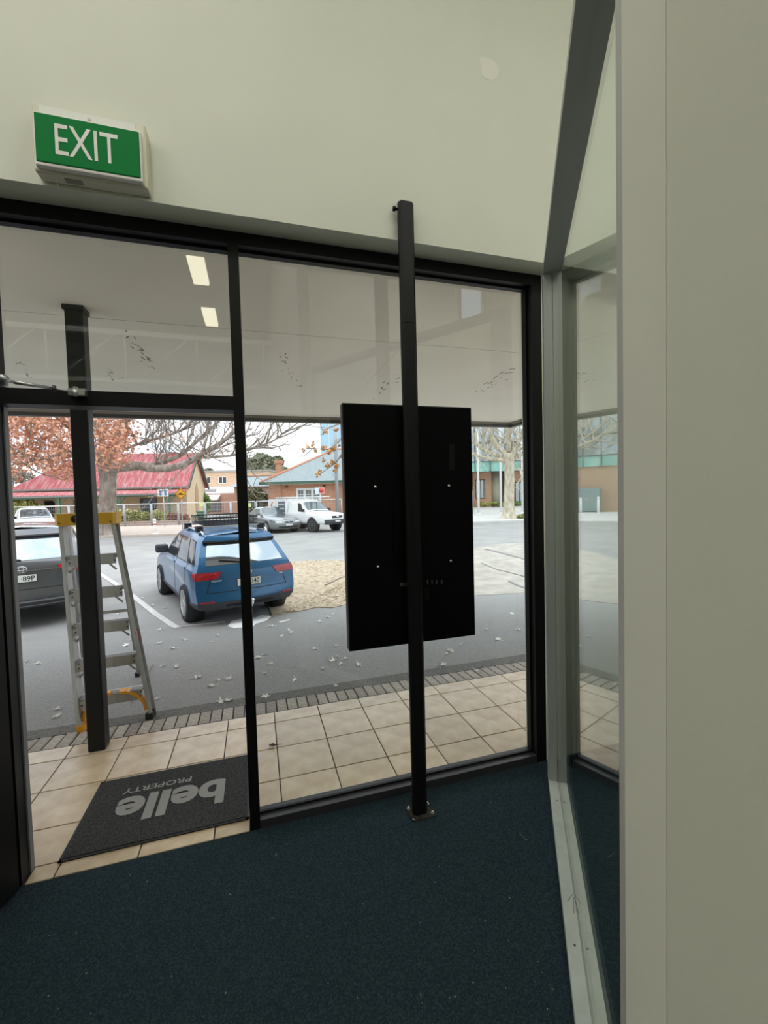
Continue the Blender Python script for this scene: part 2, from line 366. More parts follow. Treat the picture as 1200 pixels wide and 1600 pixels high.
leaf_bar(0.11, 0.76, 0.012, 0.14).build('door_rail', BLACK, d1); leaf_bar(0.11, 0.76, 1.90, 2.0).build('door_rail', BLACK, d1)
leaf_bar(0.11, 0.76, 0.14, 1.90, -0.003, 0.003).build('pane', GLASS, d1)
hb = leaf_bar(0.80, 0.815, 0.85, 1.35, 0.05, 0.065).build('door_handle', CHROME, d1)
# closer arm: shoe on the transom, rod to the left, knuckle
STEEL = mat('satin steel arm', (0.55, 0.56, 0.57), 0.35, metal=0.9)
a0 = WY(121, 613, 2.085); a1 = WY(84, 607, 2.03); a2 = WY(22, 597, 1.92); a3 = WY(4, 594, 1.90)
dc = MB().tube([a3, a2], 0.006, 10).tube([a2, a1], [0.0075, 0.006], 10).build('closer_arm', STEEL, d1)
MB().tube([a1, a0], 0.004, 8).build('closer_rod', STEEL, d1)
MB().lathe([(0.007, -0.012), (0.007, 0.012)], a1, (0.2, 0, 1), 10).build('adjusting_nut', mat('dark steel', (0.1, 0.1, 0.1), 0.4, metal=0.8), d1)
MB().box((a0.x-0.03, a0.y-0.012, a0.z-0.014), (a0.x+0.03, FY0, a0.z+0.014)).lathe([(0.009, -0.02), (0.009, 0.02)], (a0.x-0.004, a0.y-0.012, a0.z), (0, 0.3, 1), 10).build('closer_shoe', STEEL, d1)
MB().lathe([(0.016, -0.02), (0.016, -0.006), (0.02, -0.006), (0.02, 0.012), (0.012, 0.02)], a3, (0, 0, 1), 14).build('closer_knuckle', STEEL, d1)

# --- white roof trusses and fluorescent battens of the high office, plus added fill battens
def truss(Y, label):
    t = thing('roof_truss', label, 'truss', (0, Y, 3.05), group='roof trusses')
    x0, x1, zb, zt = -4.15, 0.30, 3.06, 3.62
    MB().box((x0, Y-0.03, zt-0.025), (x1, Y+0.03, zt+0.035)).build('top_chord', WHITE, t)
    MB().box((x0, Y-0.03, zb-0.03), (x1, Y+0.03, zb+0.02)).build('bottom_chord', WHITE, t)
    x = -3.84; k = 0
    while x < x1-0.1:
        MB().tube([(x, Y, zb), (x, Y, zt)], 0.012, 8).build('web_post', WHITE, t)
        if x+0.80 < x1: MB().tube([(x+0.10, Y, zb), (x+0.72, Y, zt)], 0.012, 8).build('web_diagonal', WHITE, t)
        x += 0.80
truss(-1.5, 'white lattice roof truss nearest the shopfront, behind the viewer'); truss(-4.6, 'white lattice roof truss at the back of the office')
TUBE = mat('added fill light diffuser', (0.9, 0.9, 0.85), 0.5, emit=((1.0, 0.975, 0.90), FILL_POWER))  # glow of the unseen battens added to light both rooms
TUBED = mat('dim fluorescent diffuser', (0.9, 0.88, 0.75), 0.5, emit=((1.0, 0.93, 0.68), 9.0))
def batten(x, y, label, ln_=1.3):
    t = thing('ceiling_light', label, 'light', (x, y, 4.62), group='fluorescent ceiling lights')
    MB().box((x-0.10, y-ln_/2, 4.62), (x+0.10, y+ln_/2, 4.66)).build('diffuser', TUBE if ln_ > 1 else TUBED, t)
    MB().box((x-0.11, y-ln_/2-0.01, 4.66), (x+0.11, y+ln_/2+0.01, 4.70)).build('housing', WHITE, t)
    for yy in (y-0.4, y+0.4): MB().tube([(x, yy, 4.70), (x, yy, CEIL)], 0.004, 6).build('hanger', WHITE, t)
batten(-0.62, -1.88, 'lit fluorescent batten behind the nearest truss', 0.66)
batten(-0.62, -3.38, 'lit fluorescent batten at the back of the office', 0.66)
batten(-0.62, 0.30, 'added unseen fill batten overhead by the partition')  # unseen row added for fill, set forward of where the panes mirror it
batten(-2.0, 0.30, 'added unseen fill batten overhead in the middle of the office')
batten(-3.4, 0.30, 'added unseen fill batten overhead near the left wall')
batten(1.5, -0.45, 'added unseen fill batten nearest the viewer in the room beyond the partition')  # unseen pair added beyond the partition to brighten the upper wall's right end
batten(2.7, -0.2, 'added unseen fill batten furthest right in the room beyond the partition')

# --- EXIT sign on the wall above the door
EXC = mat('aged cream plastic', (0.70, 0.67, 0.55), 0.45); EXG = mat('exit sign green', (0.002, 0.20, 0.045), 0.55, spec=0.12)
ex = thing('exit_sign', 'green EXIT sign box on the wall above the doorway', 'sign', (-0.56, BY, 2.85))
ey = BY-0.085
ex0, ex1 = WY(53, 180, ey).x, WY(218, 230, ey).x; ez0, ez1 = WY(120, 262, ey).z-0.004, WY(120, 188, ey).z
MB().bbox((ex0-0.018, BY-0.062, ez0-0.016), (ex1+0.02, BY, ez1+0.052), 0.008).build('housing', EXC, ex)
MB().bbox((ex0-0.006, ey, ez0-0.008), (ex1+0.006, BY-0.06, ez1+0.006), 0.005).build('face_frame', WHITE, ex)
MB().bbox((ex0, ey-0.004, ez0+0.004), (ex1, ey+0.003, ez1), 0.003).build('green_panel', EXG, ex)
MB().box((ex0+0.008, BY-0.066, ez1+0.012), (ex1-0.015, BY-0.060, ez1+0.044)).build('tape_strip', mat('white tape', (0.80, 0.80, 0.76), 0.5), ex)
MB().lathe([(0.006, 0), (0.006, 0.006), (0.002, 0.008)], (ex0+(ex1-ex0)*0.5, BY-0.065, ez1+0.026), (0, -1, 0), 12).build('fixing_stud', WHITE, ex)
MB().box((ex0+0.07, BY-0.045, ez0-0.0175), (ex0+0.13, BY-0.02, ez0-0.0155)).build('maker_plate', mat('worn grey print', (0.25, 0.25, 0.2), 0.6), ex)
MB().tube([(ex0+0.045, BY-0.055, ez0-0.014), (ex0+0.046, BY-0.05, ez0-0.03), (ex0+0.05, BY-0.04, ez0-0.055)], 0.0015, 6).build('loose_thread', WHITE, ex)
put_text('lettering', 'EXIT', WHITE, ex, (ex1-ex0)*0.60, (ez1-ez0)*0.62, frame3(Vector(((ex0+ex1)/2-0.005, ey-0.0045, (ez0+ez1)/2+0.004))-ex.location, (1, 0, 0), (0, 0, 1)), bold=0.002, extrude=0.001)

# --- screen on its floor-to-wall pole
po = thing('screen_pole', 'tall black steel pole bolted to the carpet, carrying the screen', 'pole', (0.733, 1.955, 0))
px0, px1, py0, py1 = 0.694, 0.770, 1.932, 1.975
k_ = 0.013; sec = [(px0+k_, py0), (px1-k_, py0), (px1, py0+k_), (px1, py1-k_), (px1-k_, py1), (px0+k_, py1), (px0, py1-k_), (px0, py0+k_)]
MB().prism(sec, 0.004, 2.42).build('lower_tube', BLACK, po); MB().prism(sec, 2.422, 2.985).build('upper_tube', BLACK, po)
MB().box((px0+0.01, py0+0.006, 2.985), (px1-0.012, py1-0.006, 2.99)).build('cap', BLACK, po)
MB().box((px0+0.008, py1, 2.86), (px1-0.02, BY, 2.95)).build('wall_bracket', POSTM, po)
MB().lathe([(0.006, -0.02), (0.006, 0.012), (0.011, 0.012), (0.011, 0.024)], (px0, 1.955, 2.955), (-1, 0, 0), 12).build('wall_bolt', BLACK, po)
bp_ = MB().bbox((0.675, 1.905, 0.0), (0.805, 2.005, 0.006), 0.002).build('base_plate', mat('scuffed steel plate', (0.018, 0.016, 0.014), 0.8, col2=(0.05, 0.046, 0.04), scale=60, spec=0.15), po)
for bx_, by_ in ((0.688, 1.918), (0.790, 1.925), (0.790, 1.992), (0.686, 1.992)):
    MB().lathe([(0.009, 0), (0.009, 0.002), (0.006, 0.002), (0.006, 0.009)], (bx_, by_, 0.006), (0, 0, 1), 6, False).build('bolt', CHROME, bp_)
tv = thing('display_screen', 'large black portrait screen hung behind the pole, facing the street', 'screen', (0.745, 2.01, 0.85))
TVB = mat('matte black casing', (0.0015, 0.0015, 0.002), 0.6, spec=0.08); TVS = mat('black casing edge', (0.010, 0.010, 0.011), 0.4, spec=0.3)
TX0, TX1, TZ0, TZ1 = 0.405, 1.083, 0.852, 2.043
MB().bbox((TX0, 1.992, TZ0), (TX1, 2.046, TZ1), 0.003).build('casing', TVS, tv)
MB().bbox((TX0+0.006, 1.984, TZ0+0.006), (TX1-0.006, 1.993, TZ1-0.006), 0.002).build('back_cover', TVB, tv)
MB().box((TX0+0.01, 2.0455, TZ0+0.01), (TX1-0.01, 2.048, TZ1-0.01)).build('screen_glass', mat('unlit screen', (0.01, 0.01, 0.012), 0.1), tv)
for qx, qz in ((0.554, 1.643), (0.943, 1.642), (0.556, 1.254), (0.945, 1.256)):
    MB().lathe([(0.008, 0), (0.008, 0.004), (0.004, 0.006)], (qx, 1.984, qz), (0, -1, 0), 10).build('mount_screw', CHROME, tv)
VENT = mat('grey connector', (0.10, 0.10, 0.1), 0.6)
for vx in (626, 630, 634, 638, 668, 675, 682, 690):
    q = WY(vx, 913 if vx < 650 else 909, 1.984); MB().box((q.x-0.003, 1.982, q.z-0.009), (q.x+0.003, 1.985, q.z+0.009)).build('port', VENT, tv)
q = WY(706, 714, 1.984); MB().box((q.x-0.016, 1.982, q.z-0.065), (q.x+0.014, 1.985, q.z+0.065)).build('rating_sticker', mat('dark sticker', (0.006, 0.0065, 0.007), 0.6, spec=0.2), tv)
q = WY(667, 928, 1.984); MB().box((q.x-0.012, 1.982, q.z-0.03), (q.x+0.012, 1.985, q.z+0.03)).build('port_cover', mat('dark sticker', (0.006, 0.0065, 0.007), 0.6, spec=0.2), tv)
MB().box((0.64, 1.976, 1.30), (0.82, 1.984, 1.60)).build('mount_bracket', TVB, tv)

# crumbs of lint lying on the carpet
m_ = MB()
for i in range(70):
    q = FP(RND.uniform(60, 870), RND.uniform(1240, 1590)); 
    if q.y > 2.08: continue
    s_ = RND.uniform(0.001, 0.003); a = RND.uniform(0, 6.28)
    m_.bar(q+Vector((0, 0, 0.004)), q+Vector((math.cos(a)*s_*2, math.sin(a)*s_*2, 0.005)), s_, s_*0.6)
tag(m_.build('carpet_lint', mat('pale lint', (0.3, 0.32, 0.3), 0.9)), 'pale specks of lint scattered on the teal carpet', 'lint', kind='stuff')
q = FP(817, 1310); fb = MB().tube([q+Vector((0, 0.03, 0.003)), q+Vector((0.002, 0.01, 0.004)), q+Vector((0.006, -0.012, 0.003)), q+Vector((0.014, -0.018, 0.003))], 0.0009, 5)
tag(fb.build('thread', mat('pale lint', (0.3, 0.32, 0.3), 0.9)), 'single pale thread lying on the teal carpet', 'thread')

# ================================================================== THE FOOTPATH AND AWNING
TILE_C = mat('cream floor tile', (0.56, 0.41, 0.26), 0.30, col2=(0.72, 0.585, 0.42), scale=9, detail=9, ramp=(0.34, 0.66), rnd=0.09, bump=0.03, bscale=30)
pv = tag(MB().box((-3.2, 2.105, -0.08), (5.6, 3.262, -0.004)).build('pavement', mat('dark tile grout', (0.05, 0.042, 0.035), 0.9)), 'cream tiled strip of footpath in front of the shop', kind='structure')
def tile_mesh(w, d):
    return MB().bbox((-w/2, -d/2, -0.02), (w/2, d/2, 0.0), 0.0025).mesh('paving_tile', TILE_C)
_tc = {}
TP, GR = 0.3215, 0.006
rows = [(2.108, 2.200, -1.2, 0), (2.200, 2.450, -1.6, 30), (2.450, 2.772, -3.2, 30), (2.772, 3.094, -3.2, 30), (3.094, 3.250, -3.2, 30)]
for ri, (ya, yb, xa, _n) in enumerate(rows):
    k = -10
    while True:
        x0 = 0.073 + TP*k; x1 = x0+TP; k += 1
        if x0 > 5.5: break
        if x1 < xa: continue
        if ri == 0:
            if x0 > -0.1: break
            x0 = max(x0, -0.996); x1 = min(x1, -0.084)
        if ri == 1:
            if x0 < -1.05 and x1 > -1.05: pass
            elif x1 < -1.0: continue
        w, d = round(x1-x0-GR, 4), round(yb-ya-GR, 4)
        if w < 0.02: continue
        if (w, d) not in _tc: _tc[(w, d)] = tile_mesh(w, d)
        o = bpy.data.objects.new('paving_tile', _tc[(w, d)]); COL.objects.link(o); o.parent = pv
        o.location = Vector(((x0+x1)/2, (ya+yb)/2, RND.uniform(-0.0008, 0.0004)))-pv.location
BRK = mat('grey kerb brick', (0.33, 0.29, 0.25), 0.85, col2=(0.48, 0.435, 0.385), scale=30, rnd=0.22, bump=0.25, bscale=120)
kb = tag(MB().box((-3.4, 3.25, -0.12), (5.7, 3.462, -0.019)).build('kerb', mat('dirty mortar', (0.10, 0.09, 0.08), 0.95)), 'row of grey bricks on edge along the footpath', kind='structure')
kbm = MB().bbox((-0.0345, -0.1, -0.04), (0.0345, 0.1, 0.0), 0.004).mesh('brick', BRK)
x = -3.35
while x < 5.6:
    o = bpy.data.objects.new('brick', kbm); COL.objects.link(o); o.parent = kb
    o.location = Vector((x, 3.356+RND.uniform(-0.003, 0.003), -0.008+RND.uniform(-0.003, 0.002)))-kb.location; o.rotation_euler = (-0.03, 0, RND.uniform(-0.012, 0.012)); x += 0.0792
# door mat
mt = thing('door_mat', 'charcoal door mat lettered belle PROPERTY on the tiles in the doorway', 'mat', (-0.5, 2.47, 0.0))
MATM = mat('charcoal mat pile', (0.030, 0.030, 0.031), 0.95, col2=(0.075, 0.074, 0.075), scale=120, detail=2, bump=0.6, bscale=300, spec=0.2)
mx0, mx1, my0, my1 = -0.904, -0.092, 2.186, 2.748
MB().bbox((mx0+0.012, my0+0.012, 0.001), (mx1-0.012, my1-0.012, 0.010), 0.002).build('pile', MATM, mt)
m_ = MB()
for a, b in (((mx0, my0), (mx1, my0+0.013)), ((mx0, my1-0.013), (mx1, my1)), ((mx0, my0), (mx0+0.013, my1)), ((mx1-0.013, my0), (mx1, my1))):
    m_.box((a[0], a[1], 0.001), (b[0], b[1], 0.007))
m_.build('rubber_edge', mat('black rubber', (0.012, 0.012, 0.012), 0.6), mt)
LET = mat('grey printed lettering', (0.30, 0.295, 0.28), 0.9)
put_text('lettering', 'belle', LET, mt, 0.535, 0.205, frame3(Vector((-0.49, 2.447, 0.0112))-mt.location, (-1, 0, 0), (0, -1, 0)), bold=0.035, extrude=0.0006)
put_text('lettering', 'PROPERTY', LET, mt, 0.345, 0.044, frame3(Vector((-0.583, 2.604, 0.0112))-mt.location, (-1, 0, 0), (0, -1, 0)), bold=0.012, extrude=0.0006)
# awning
aw = tag(empty('awning', (0, 2.3, 2.83)), 'wide cream lined awning over the footpath with a dark fascia', kind='structure')
FBX, FBY = 4.37, 6.62
SP = [(2.215, 3.295), (3.302, 6.60)]
for ya, yb in SP:
    if ya < 3: MB().box((-6, ya, 2.83), (FBX, yb, 2.86)).build('soffit_panel', SOFFIT, aw)
    else:
        xs = [-6, -2.4, 1.2, FBX]
        for i in range(3): MB().box((xs[i]+0.001, ya, 2.83), (xs[i+1]-0.001, yb, 2.86)).build('soffit_panel', SOFFIT, aw)
MB().box((-6, 2.215, 2.865), (FBX+0.05, FBY+0.05, 2.885)).build('roof_sheet', mat('galvanised roof', (0.4, 0.4, 0.4), 0.5, metal=0.5), aw)
MB().box((-6, FBY-0.02, 2.75), (FBX+0.06, FBY+0.06, 2.835)).build('fascia_board', FASCIA, aw)
MB().box((-6, FBY-0.05, 2.795), (FBX, FBY-0.02, 2.832)).build('fascia_trim', mat('pale fascia trim', (0.20, 0.17, 0.14), 0.6), aw)
MB().box((FBX, 2.3, 2.75), (FBX+0.06, FBY-0.02, 2.835)).build('fascia_board', FASCIA, aw)
MB().box((FBX-0.03, 2.3, 2.795), (FBX, FBY-0.05, 2.832)).build('fascia_trim', mat('pale fascia trim', (0.20, 0.17, 0.14), 0.6), aw)
# cracks and flaked paint on the soffit
CRK = mat('dark flaked paint', (0.16, 0.13, 0.10), 0.9); m_ = MB()
def soff(x, y): return FP(x, y, 2.829)
for (xa, ya, xb, yb, n_) in ((190, 508, 240, 575, 22), (580, 625, 632, 578, 14), (735, 612, 812, 575, 26), (430, 545, 470, 610, 14), (165, 580, 185, 590, 10), (20, 560, 60, 600, 8)):
    for i in range(n_):
        t = RND.random(); q = soff(xa+(xb-xa)*t+RND.gauss(0, 4), ya+(yb-ya)*t+RND.gauss(0, 3)); a = math.atan2(soff(xb, yb).y-soff(xa, ya).y, soff(xb, yb).x-soff(xa, ya).x)+RND.gauss(0, 0.3)
        L = RND.uniform(0.01, 0.09); m_.bar(q, q+Vector((math.cos(a)*L, math.sin(a)*L, 0)), RND.uniform(0.003, 0.012), 0.001)
m_.build('paint_flakes', CRK, aw)['kind'] = 'stuff'
ep = thing('awning_post', 'dark square steel post holding the awning beside the door mat', 'post', (-1.04, 3.16, 0))
MB().bbox((-1.092, 3.112, -0.0), (-0.992, 3.212, 2.83), 0.010).build('tube', POSTM, ep)
MB().box((-1.10, 3.105, 2.80), (-0.985, 3.22, 2.83)).build('cap_plate', POSTM, ep)

# ================================================================== THE STREET
ASPH = mat('footpath asphalt', (0.20, 0.197, 0.187), 0.9, col2=(0.33, 0.325, 0.31), scale=70, detail=8, ramp=(0.3, 0.72), bump=0.5, bscale=220)
ASPD = mat('dark gutter asphalt', (0.10, 0.095, 0.085), 0.9, col2=(0.19, 0.18, 0.165), scale=50, detail=8, bump=0.5, bscale=180)
ROAD = mat('worn road asphalt', (0.24, 0.235, 0.225), 0.9, col2=(0.32, 0.31, 0.29), scale=1.1, detail=10, ramp=(0.3, 0.7), bump=0.35, bscale=160)
DUST = mat('dusty leaf mulch', (0.33, 0.25, 0.165), 0.95, col2=(0.52, 0.43, 0.31), scale=9, detail=10, ramp=(0.3, 0.7), bump=0.7, bscale=70)
CONC = mat('pale footpath concrete', (0.52, 0.51, 0.48), 0.85, col2=(0.60, 0.585, 0.55), scale=2)
def slab(name, poly, m, lift=0.0, label=None, thick=0.03, parent=None, kind='structure'):
    """polygon in world xy laid on the sloping street"""
    bm = bmesh.new(); f = bm.faces.new([bm.verts.new((x, y, 0)) for x, y in poly])
    for k, _ in KNOTS:
        bmesh.ops.bisect_plane(bm, geom=bm.verts[:]+bm.edges[:]+bm.faces[:], plane_co=(0, k, 0), plane_no=(0, 1, 0))
    for v in bm.verts: v.co.z = gz(v.co.y)+lift
    r = bmesh.ops.extrude_face_region(bm, geom=bm.faces[:])
    for v in r['geom']:
        if isinstance(v, bmesh.types.BMVert): v.co.z -= thick
    bm.verts.index_update()
    o = MB().add([v.co.copy() for v in bm.verts], [[v.index for v in f.verts] for f in bm.faces]).build(name, m, parent); bm.free()
    if label: tag(o, label, kind=kind)
    return o
slab('ground', [(-60, 3.47), (70, 3.47), (70, 130), (-60, 130)], ROAD, -0.004, 'grey asphalt street sloping gently away from the shop')
slab('apron', [(-8, 3.463), (14, 3.463), (14, 3.72), (-8, 3.58)], ASPD, 0.006, 'dark patched asphalt strip along the kerb bricks')
e0, e1, e2 = GP(277, 981), GP(540, 948), GP(822, 926)
ap = [(-8, 3.58), (14, 3.72), (14, e2.y-(14-e2.x)*0.02), (e2.x, e2.y), (e1.x, e1.y), (e0.x, e0.y), (-8, e0.y-0.6)]
slab('footpath', ap, ASPH, 0.002, 'grey asphalt footpath between the kerb bricks and the parked cars')
# dusty island with leaf litter
isl = [(440, 884), (452, 879), (475, 877), (505, 876), (540, 877), (575, 875), (610, 877), (650, 880), (682, 888), (694, 900), (690, 914), (668, 924), (640, 931), (610, 935), (580, 939), (545, 944), (520, 950), (495, 949), (470, 955), (448, 957), (425, 963), (418, 940), (430, 905)]
ip = [GP(*p) for p in isl]
il = slab('mulch_island', [(p.x, p.y) for p in ip], DUST, 0.012, 'dusty island of brown leaf mulch beside the blue car')
m_ = MB(); cx = sum(p.x for p in ip)/len(ip); cy = sum(p.y for p in ip)/len(ip)
for i in range(2600):
    a = RND.choice(ip); t = RND.random()**0.5; b = ip[(ip.index(a)+1) % len(ip)]; k = RND.random()
    ex_ = a.x+(b.x-a.x)*k; ey_ = a.y+(b.y-a.y)*k; x = cx+(ex_-cx)*t; y = cy+(ey_-cy)*t
    s_ = RND.uniform(0.012, 0.04); an = RND.uniform(0, 6.28); z = gz(y)+0.014; tl = RND.uniform(-0.3, 0.3)*s_
    m_.add([(x+math.cos(an+q)*s_*w, y+math.sin(an+q)*s_*w, z+abs(tl)*(1+(j % 2))) for j, (q, w) in enumerate(((0, 1), (1.6, 0.5), (3.14, 1), (4.7, 0.5)))], [(0, 1, 2, 3)])
lt = m_.build('leaf_litter', mat('dry litter', (0.42, 0.30, 0.18), 0.9, col2=(0.66, 0.55, 0.40), scale=6), il); lt['kind'] = 'stuff'
dp = [GP(*q) for q in ((690, 870), (730, 858), (780, 850), (830, 848), (880, 858), (905, 890), (890, 918), (826, 926), (740, 931), (690, 932), (670, 910))]
slab('dusty_patch', [(p.x, p.y) for p in dp], mat('dusty road surface', (0.30, 0.275, 0.235), 0.95, col2=(0.42, 0.385, 0.325), scale=3, detail=10, ramp=(0.35, 0.7)), 0.005, 'pale dusty stretch of road right of the screen', 0.01)
# painted marks
PNT = mat('worn white road paint', (0.62, 0.60, 0.56), 0.8, col2=(0.50, 0.48, 0.44), scale=12)
def stripe(name, pa, pb, w, label, cat='marking', m=PNT):
    a, b = GP(*pa), GP(*pb); d = Vector((b.x-a.x, b.y-a.y, 0)).normalized(); n = Vector((-d.y, d.x, 0))*w/2
    o = slab(name, [(a.x+n.x, a.y+n.y), (b.x+n.x, b.y+n.y), (b.x-n.x, b.y-n.y), (a.x-n.x, a.y-n.y)][::-1], m, 0.008, None, 0.008); tag(o, label, cat); return o
stripe('parking_line', (150, 893), (278, 981), 0.10, 'worn white parking bay line between the grey car and the blue car')
stripe('parking_line', (284, 979), (352, 971.5), 0.05, 'faint pale line across the end of the parking bay behind the blue car')
stripe('road_line', (735, 824), (768, 823.5), 0.12, 'short white line on the far side of the road near the plane tree')
stripe('road_line', (690, 826), (722, 825), 0.12, 'short white line on the far road, hidden behind the screen')
pt = [(356, 979), (362, 971), (380, 967), (398, 966), (408, 962), (424, 963), (416, 970), (400, 975), (396, 979), (378, 981), (366, 982)]
o = slab('paint_spill', [(GP(*p).x, GP(*p).y) for p in pt][::-1], mat('fresh white paint', (0.85, 0.86, 0.85), 0.6), 0.010, None, 0.008); tag(o, 'bright white splash of paint on the asphalt behind the blue car', 'paint')
pt = [(435, 972), (452, 968), (453, 970), (438, 974)]
o = slab('paint_dash', [(GP(*p).x, GP(*p).y) for p in pt][::-1], PNT, 0.010, None, 0.008); tag(o, 'thin white paint dash right of the white paint splash', 'paint')
# tar lines and stains
TAR = mat('dark tar seal', (0.21, 0.20, 0.19), 0.85)
for pts, w, lb in (([(238, 1040), (225, 1065), (213, 1085), (205, 1100)], 0.012, 'dark crack in the asphalt right of the ladder foot'),
                   ([(758, 858), (790, 866), (812, 872), (824, 876)], 0.10, 'dark tar streak on the road near the plane tree'),
                   ([(752, 880), (775, 890), (800, 896), (822, 902)], 0.07, 'dark tar streak across the dusty road right of the screen'),
                   ([(795, 908), (806, 914), (822, 920)], 0.05, 'reddish brown stain at the edge of the dusty road')):
    P_ = [GP(*p) for p in pts]; L_ = []; R_ = []
    for i, p in enumerate(P_):
        d = (P_[min(i+1, len(P_)-1)]-P_[max(i-1, 0)]); d.z = 0; d.normalize(); n = Vector((-d.y, d.x, 0))*w*0.5*(0.4+RND.random())
        L_.append((p.x+n.x, p.y+n.y)); R_.append((p.x-n.x, p.y-n.y))
    o = slab('tar_crack', (L_+R_[::-1])[::-1], TAR, 0.016, None, 0.006); tag(o, lb, 'crack')
# fallen plane leaves, each its own
LEAFM = mat('pale dry leaf', (0.74, 0.71, 0.65), 0.8, rnd=0.2)
def leaf_mesh(seed):
    r = random.Random(seed); n = 10; vs = [(0, 0, 0.006)]
    for i in range(n):
        a = 2*math.pi*i/n; rr = (0.07 if i % 2 == 0 else 0.032)*r.uniform(0.75, 1.2)
        vs.append((math.cos(a)*rr, math.sin(a)*rr, r.uniform(0.0, 0.028)))
    fs = [(0, 1+i, 1+(i+1) % n) for i in range(n)]
    m = MB().add(vs, fs); m.bar((0.05, 0, 0.008), (0.12, 0.01, 0.004), 0.005, 0.004); return m.mesh('fallen_leaf', LEAFM, fix=False)
lms = [leaf_mesh(i) for i in range(6)]
lf_px = [(412, 1024), (403, 1029), (423, 1038), (415, 1053), (461, 1063), (452, 985), (455, 989), (418, 981), (424, 979), (440, 995), (500, 972), (522, 960), (512, 965), (540, 1030), (520, 1033), (527, 1027), (533, 1038), (525, 1010), (492, 1015),
         (560, 1040), (525, 1073), (720, 1008), (698, 1022), (705, 1018), (692, 1040), (745, 1050), (90, 1109), (88, 1121), (60, 1038), (42, 1035), (248, 1006), (290, 1001), (330, 1004), (340, 994), (270, 1014), (250, 985), (358, 1062),
         (342, 1064), (253, 1042), (308, 1060), (330, 1073), (205, 1078), (358, 1096), (246, 1093), (223, 935), (238, 946), (185, 960), (258, 950), (196, 1010), (205, 1000), (345, 1098), (275, 1043), (190, 985), (215, 1008), (476, 935), (440, 926), (415, 1090), (505, 1046), (778, 1000), (760, 985), (800, 960), (810, 985)]
def leaf_place(x, y):
    if x < 105: return 'pale dry leaf on the asphalt left of the ladder'
    if x < 260 and y < 970: return 'pale dry leaf in the empty parking bay beside the blue car'
    if x < 245: return 'pale dry leaf on the asphalt seen between the ladder rails'
    if x < 375: return 'pale dry leaf on the asphalt between the ladder and the mullion, %s' % ('near the kerb bricks' if y > 1050 else 'nearer the parked cars')
    if y < 970: return 'pale dry leaf lying on or beside the mulch island'
    if x < 470: return 'pale dry leaf on the asphalt just right of the mullion, %s' % ('near the kerb bricks' if y > 1022 else 'behind the blue car')
    if x < 600: return 'pale dry leaf on the asphalt below the lower left corner of the screen' if y > 1005 else 'pale dry leaf on the asphalt left of the screen'
    return 'pale dry leaf on the asphalt right of the screen pole, %s' % ('below the screen' if y > 1005 else 'towards the window jamb')
for i, (a, b) in enumerate(lf_px):
    p = GP(a, b); o = bpy.data.objects.new('fallen_leaf', lms[i % 6]); COL.objects.link(o); o.location = (p.x, p.y, p.z+0.007)
    s_ = RND.uniform(0.42, 0.78); o.scale = (s_, s_*RND.uniform(0.6, 1), s_); o.rotation_euler = (RND.uniform(-0.1, 0.1), RND.uniform(-0.1, 0.1), RND.uniform(0, 6.28))
    tag(o, leaf_place(a, b), 'leaf', 'fallen leaves on the asphalt')
p = FP(425, 1166, 0.002); o = bpy.data.objects.new('fallen_leaf', leaf_mesh(77)); COL.objects.link(o); o.location = p; o.scale = (0.5, 0.5, 0.5)
o.data.materials[0] = mat('brown curled leaf', (0.10, 0.07, 0.045), 0.8); tag(o, 'dark curled leaf on the cream tiles by the window', 'leaf')
st = [GP(508, 916), GP(520, 910), GP(532, 904), GP(548, 899)]
tag(MB().tube([p+Vector((0, 0, 0.03)) for p in st], [0.016, 0.014, 0.011, 0.007], 7).build('fallen_stick', mat('dead wood', (0.38, 0.34, 0.30), 0.9)), 'bare grey stick lying on the mulch island', 'stick')

# ------------------------------------------------------------------ step ladder at the kerb
ALU = mat('brushed ladder aluminium', (0.50, 0.50, 0.49), 0.42, metal=0.75, col2=(0.40, 0.40, 0.39), scale=25, stretch=(1, 1, 0.1))
YEL = mat('yellow moulded plastic', (0.72, 0.40, 0.02), 0.5)
ORG = mat('orange moulded plastic', (0.80, 0.36, 0.02), 0.5)
RUB = mat('black rubber', (0.012, 0.012, 0.012), 0.6)
zl = -0.030
LB, RB_ = Vector((-1.245, 3.49, zl)), Vector((-0.815, 3.52, zl))           # front feet
LT, RT = Vector((-1.425, 3.86, 1.50)), Vector((-1.110, 3.88, 1.50))        # front rails under the cap
BLB, BRB = Vector((-1.58, 4.60, gz(4.60)+0.004)), Vector((-1.175, 4.66, gz(4.66)+0.004))            # back feet
lad = thing('step_ladder', 'aluminium step ladder with a yellow top standing by the kerb post', 'ladder', ((LB+RB_)/2).to_tuple())
def lerp(a, b, t): return a+(b-a)*t
def channel(mb, a, b, w, d, t, side, fwd):       # U channel rail: web facing sideways with two flanges
    up = (b-a).normalized(); fw = Vector(fwd).normalized(); fw = (fw-up*fw.dot(up)).normalized(); sd = up.cross(fw)*side
    mb.bar(a, b, t, w, fw)
    for k in (-1, 1): mb.bar(a+fw*(k*(w/2-t/2))+sd*(d/2), b+fw*(k*(w/2-t/2))+sd*(d/2), d, t, fw)
fw = Vector((0.07, 1, 0))
for a, b, sd in ((LB, LT, 1), (RB_, RT, -1)):
    m_ = MB(); channel(m_, a+Vector((0, 0, 0.05)), b, 0.075, 0.026, 0.004, sd, fw); m_.build('front_rail', ALU, lad)
for a, b, sd in ((BLB, LT+Vector((0.0, 0.07, 0)), 1), (BRB, RT+Vector((0.0, 0.07, 0)), -1)):
    m_ = MB(); channel(m_, a+Vector((0, 0, 0.03)), b, 0.04, 0.022, 0.003, sd, fw); m_.build('back_rail', ALU, lad)
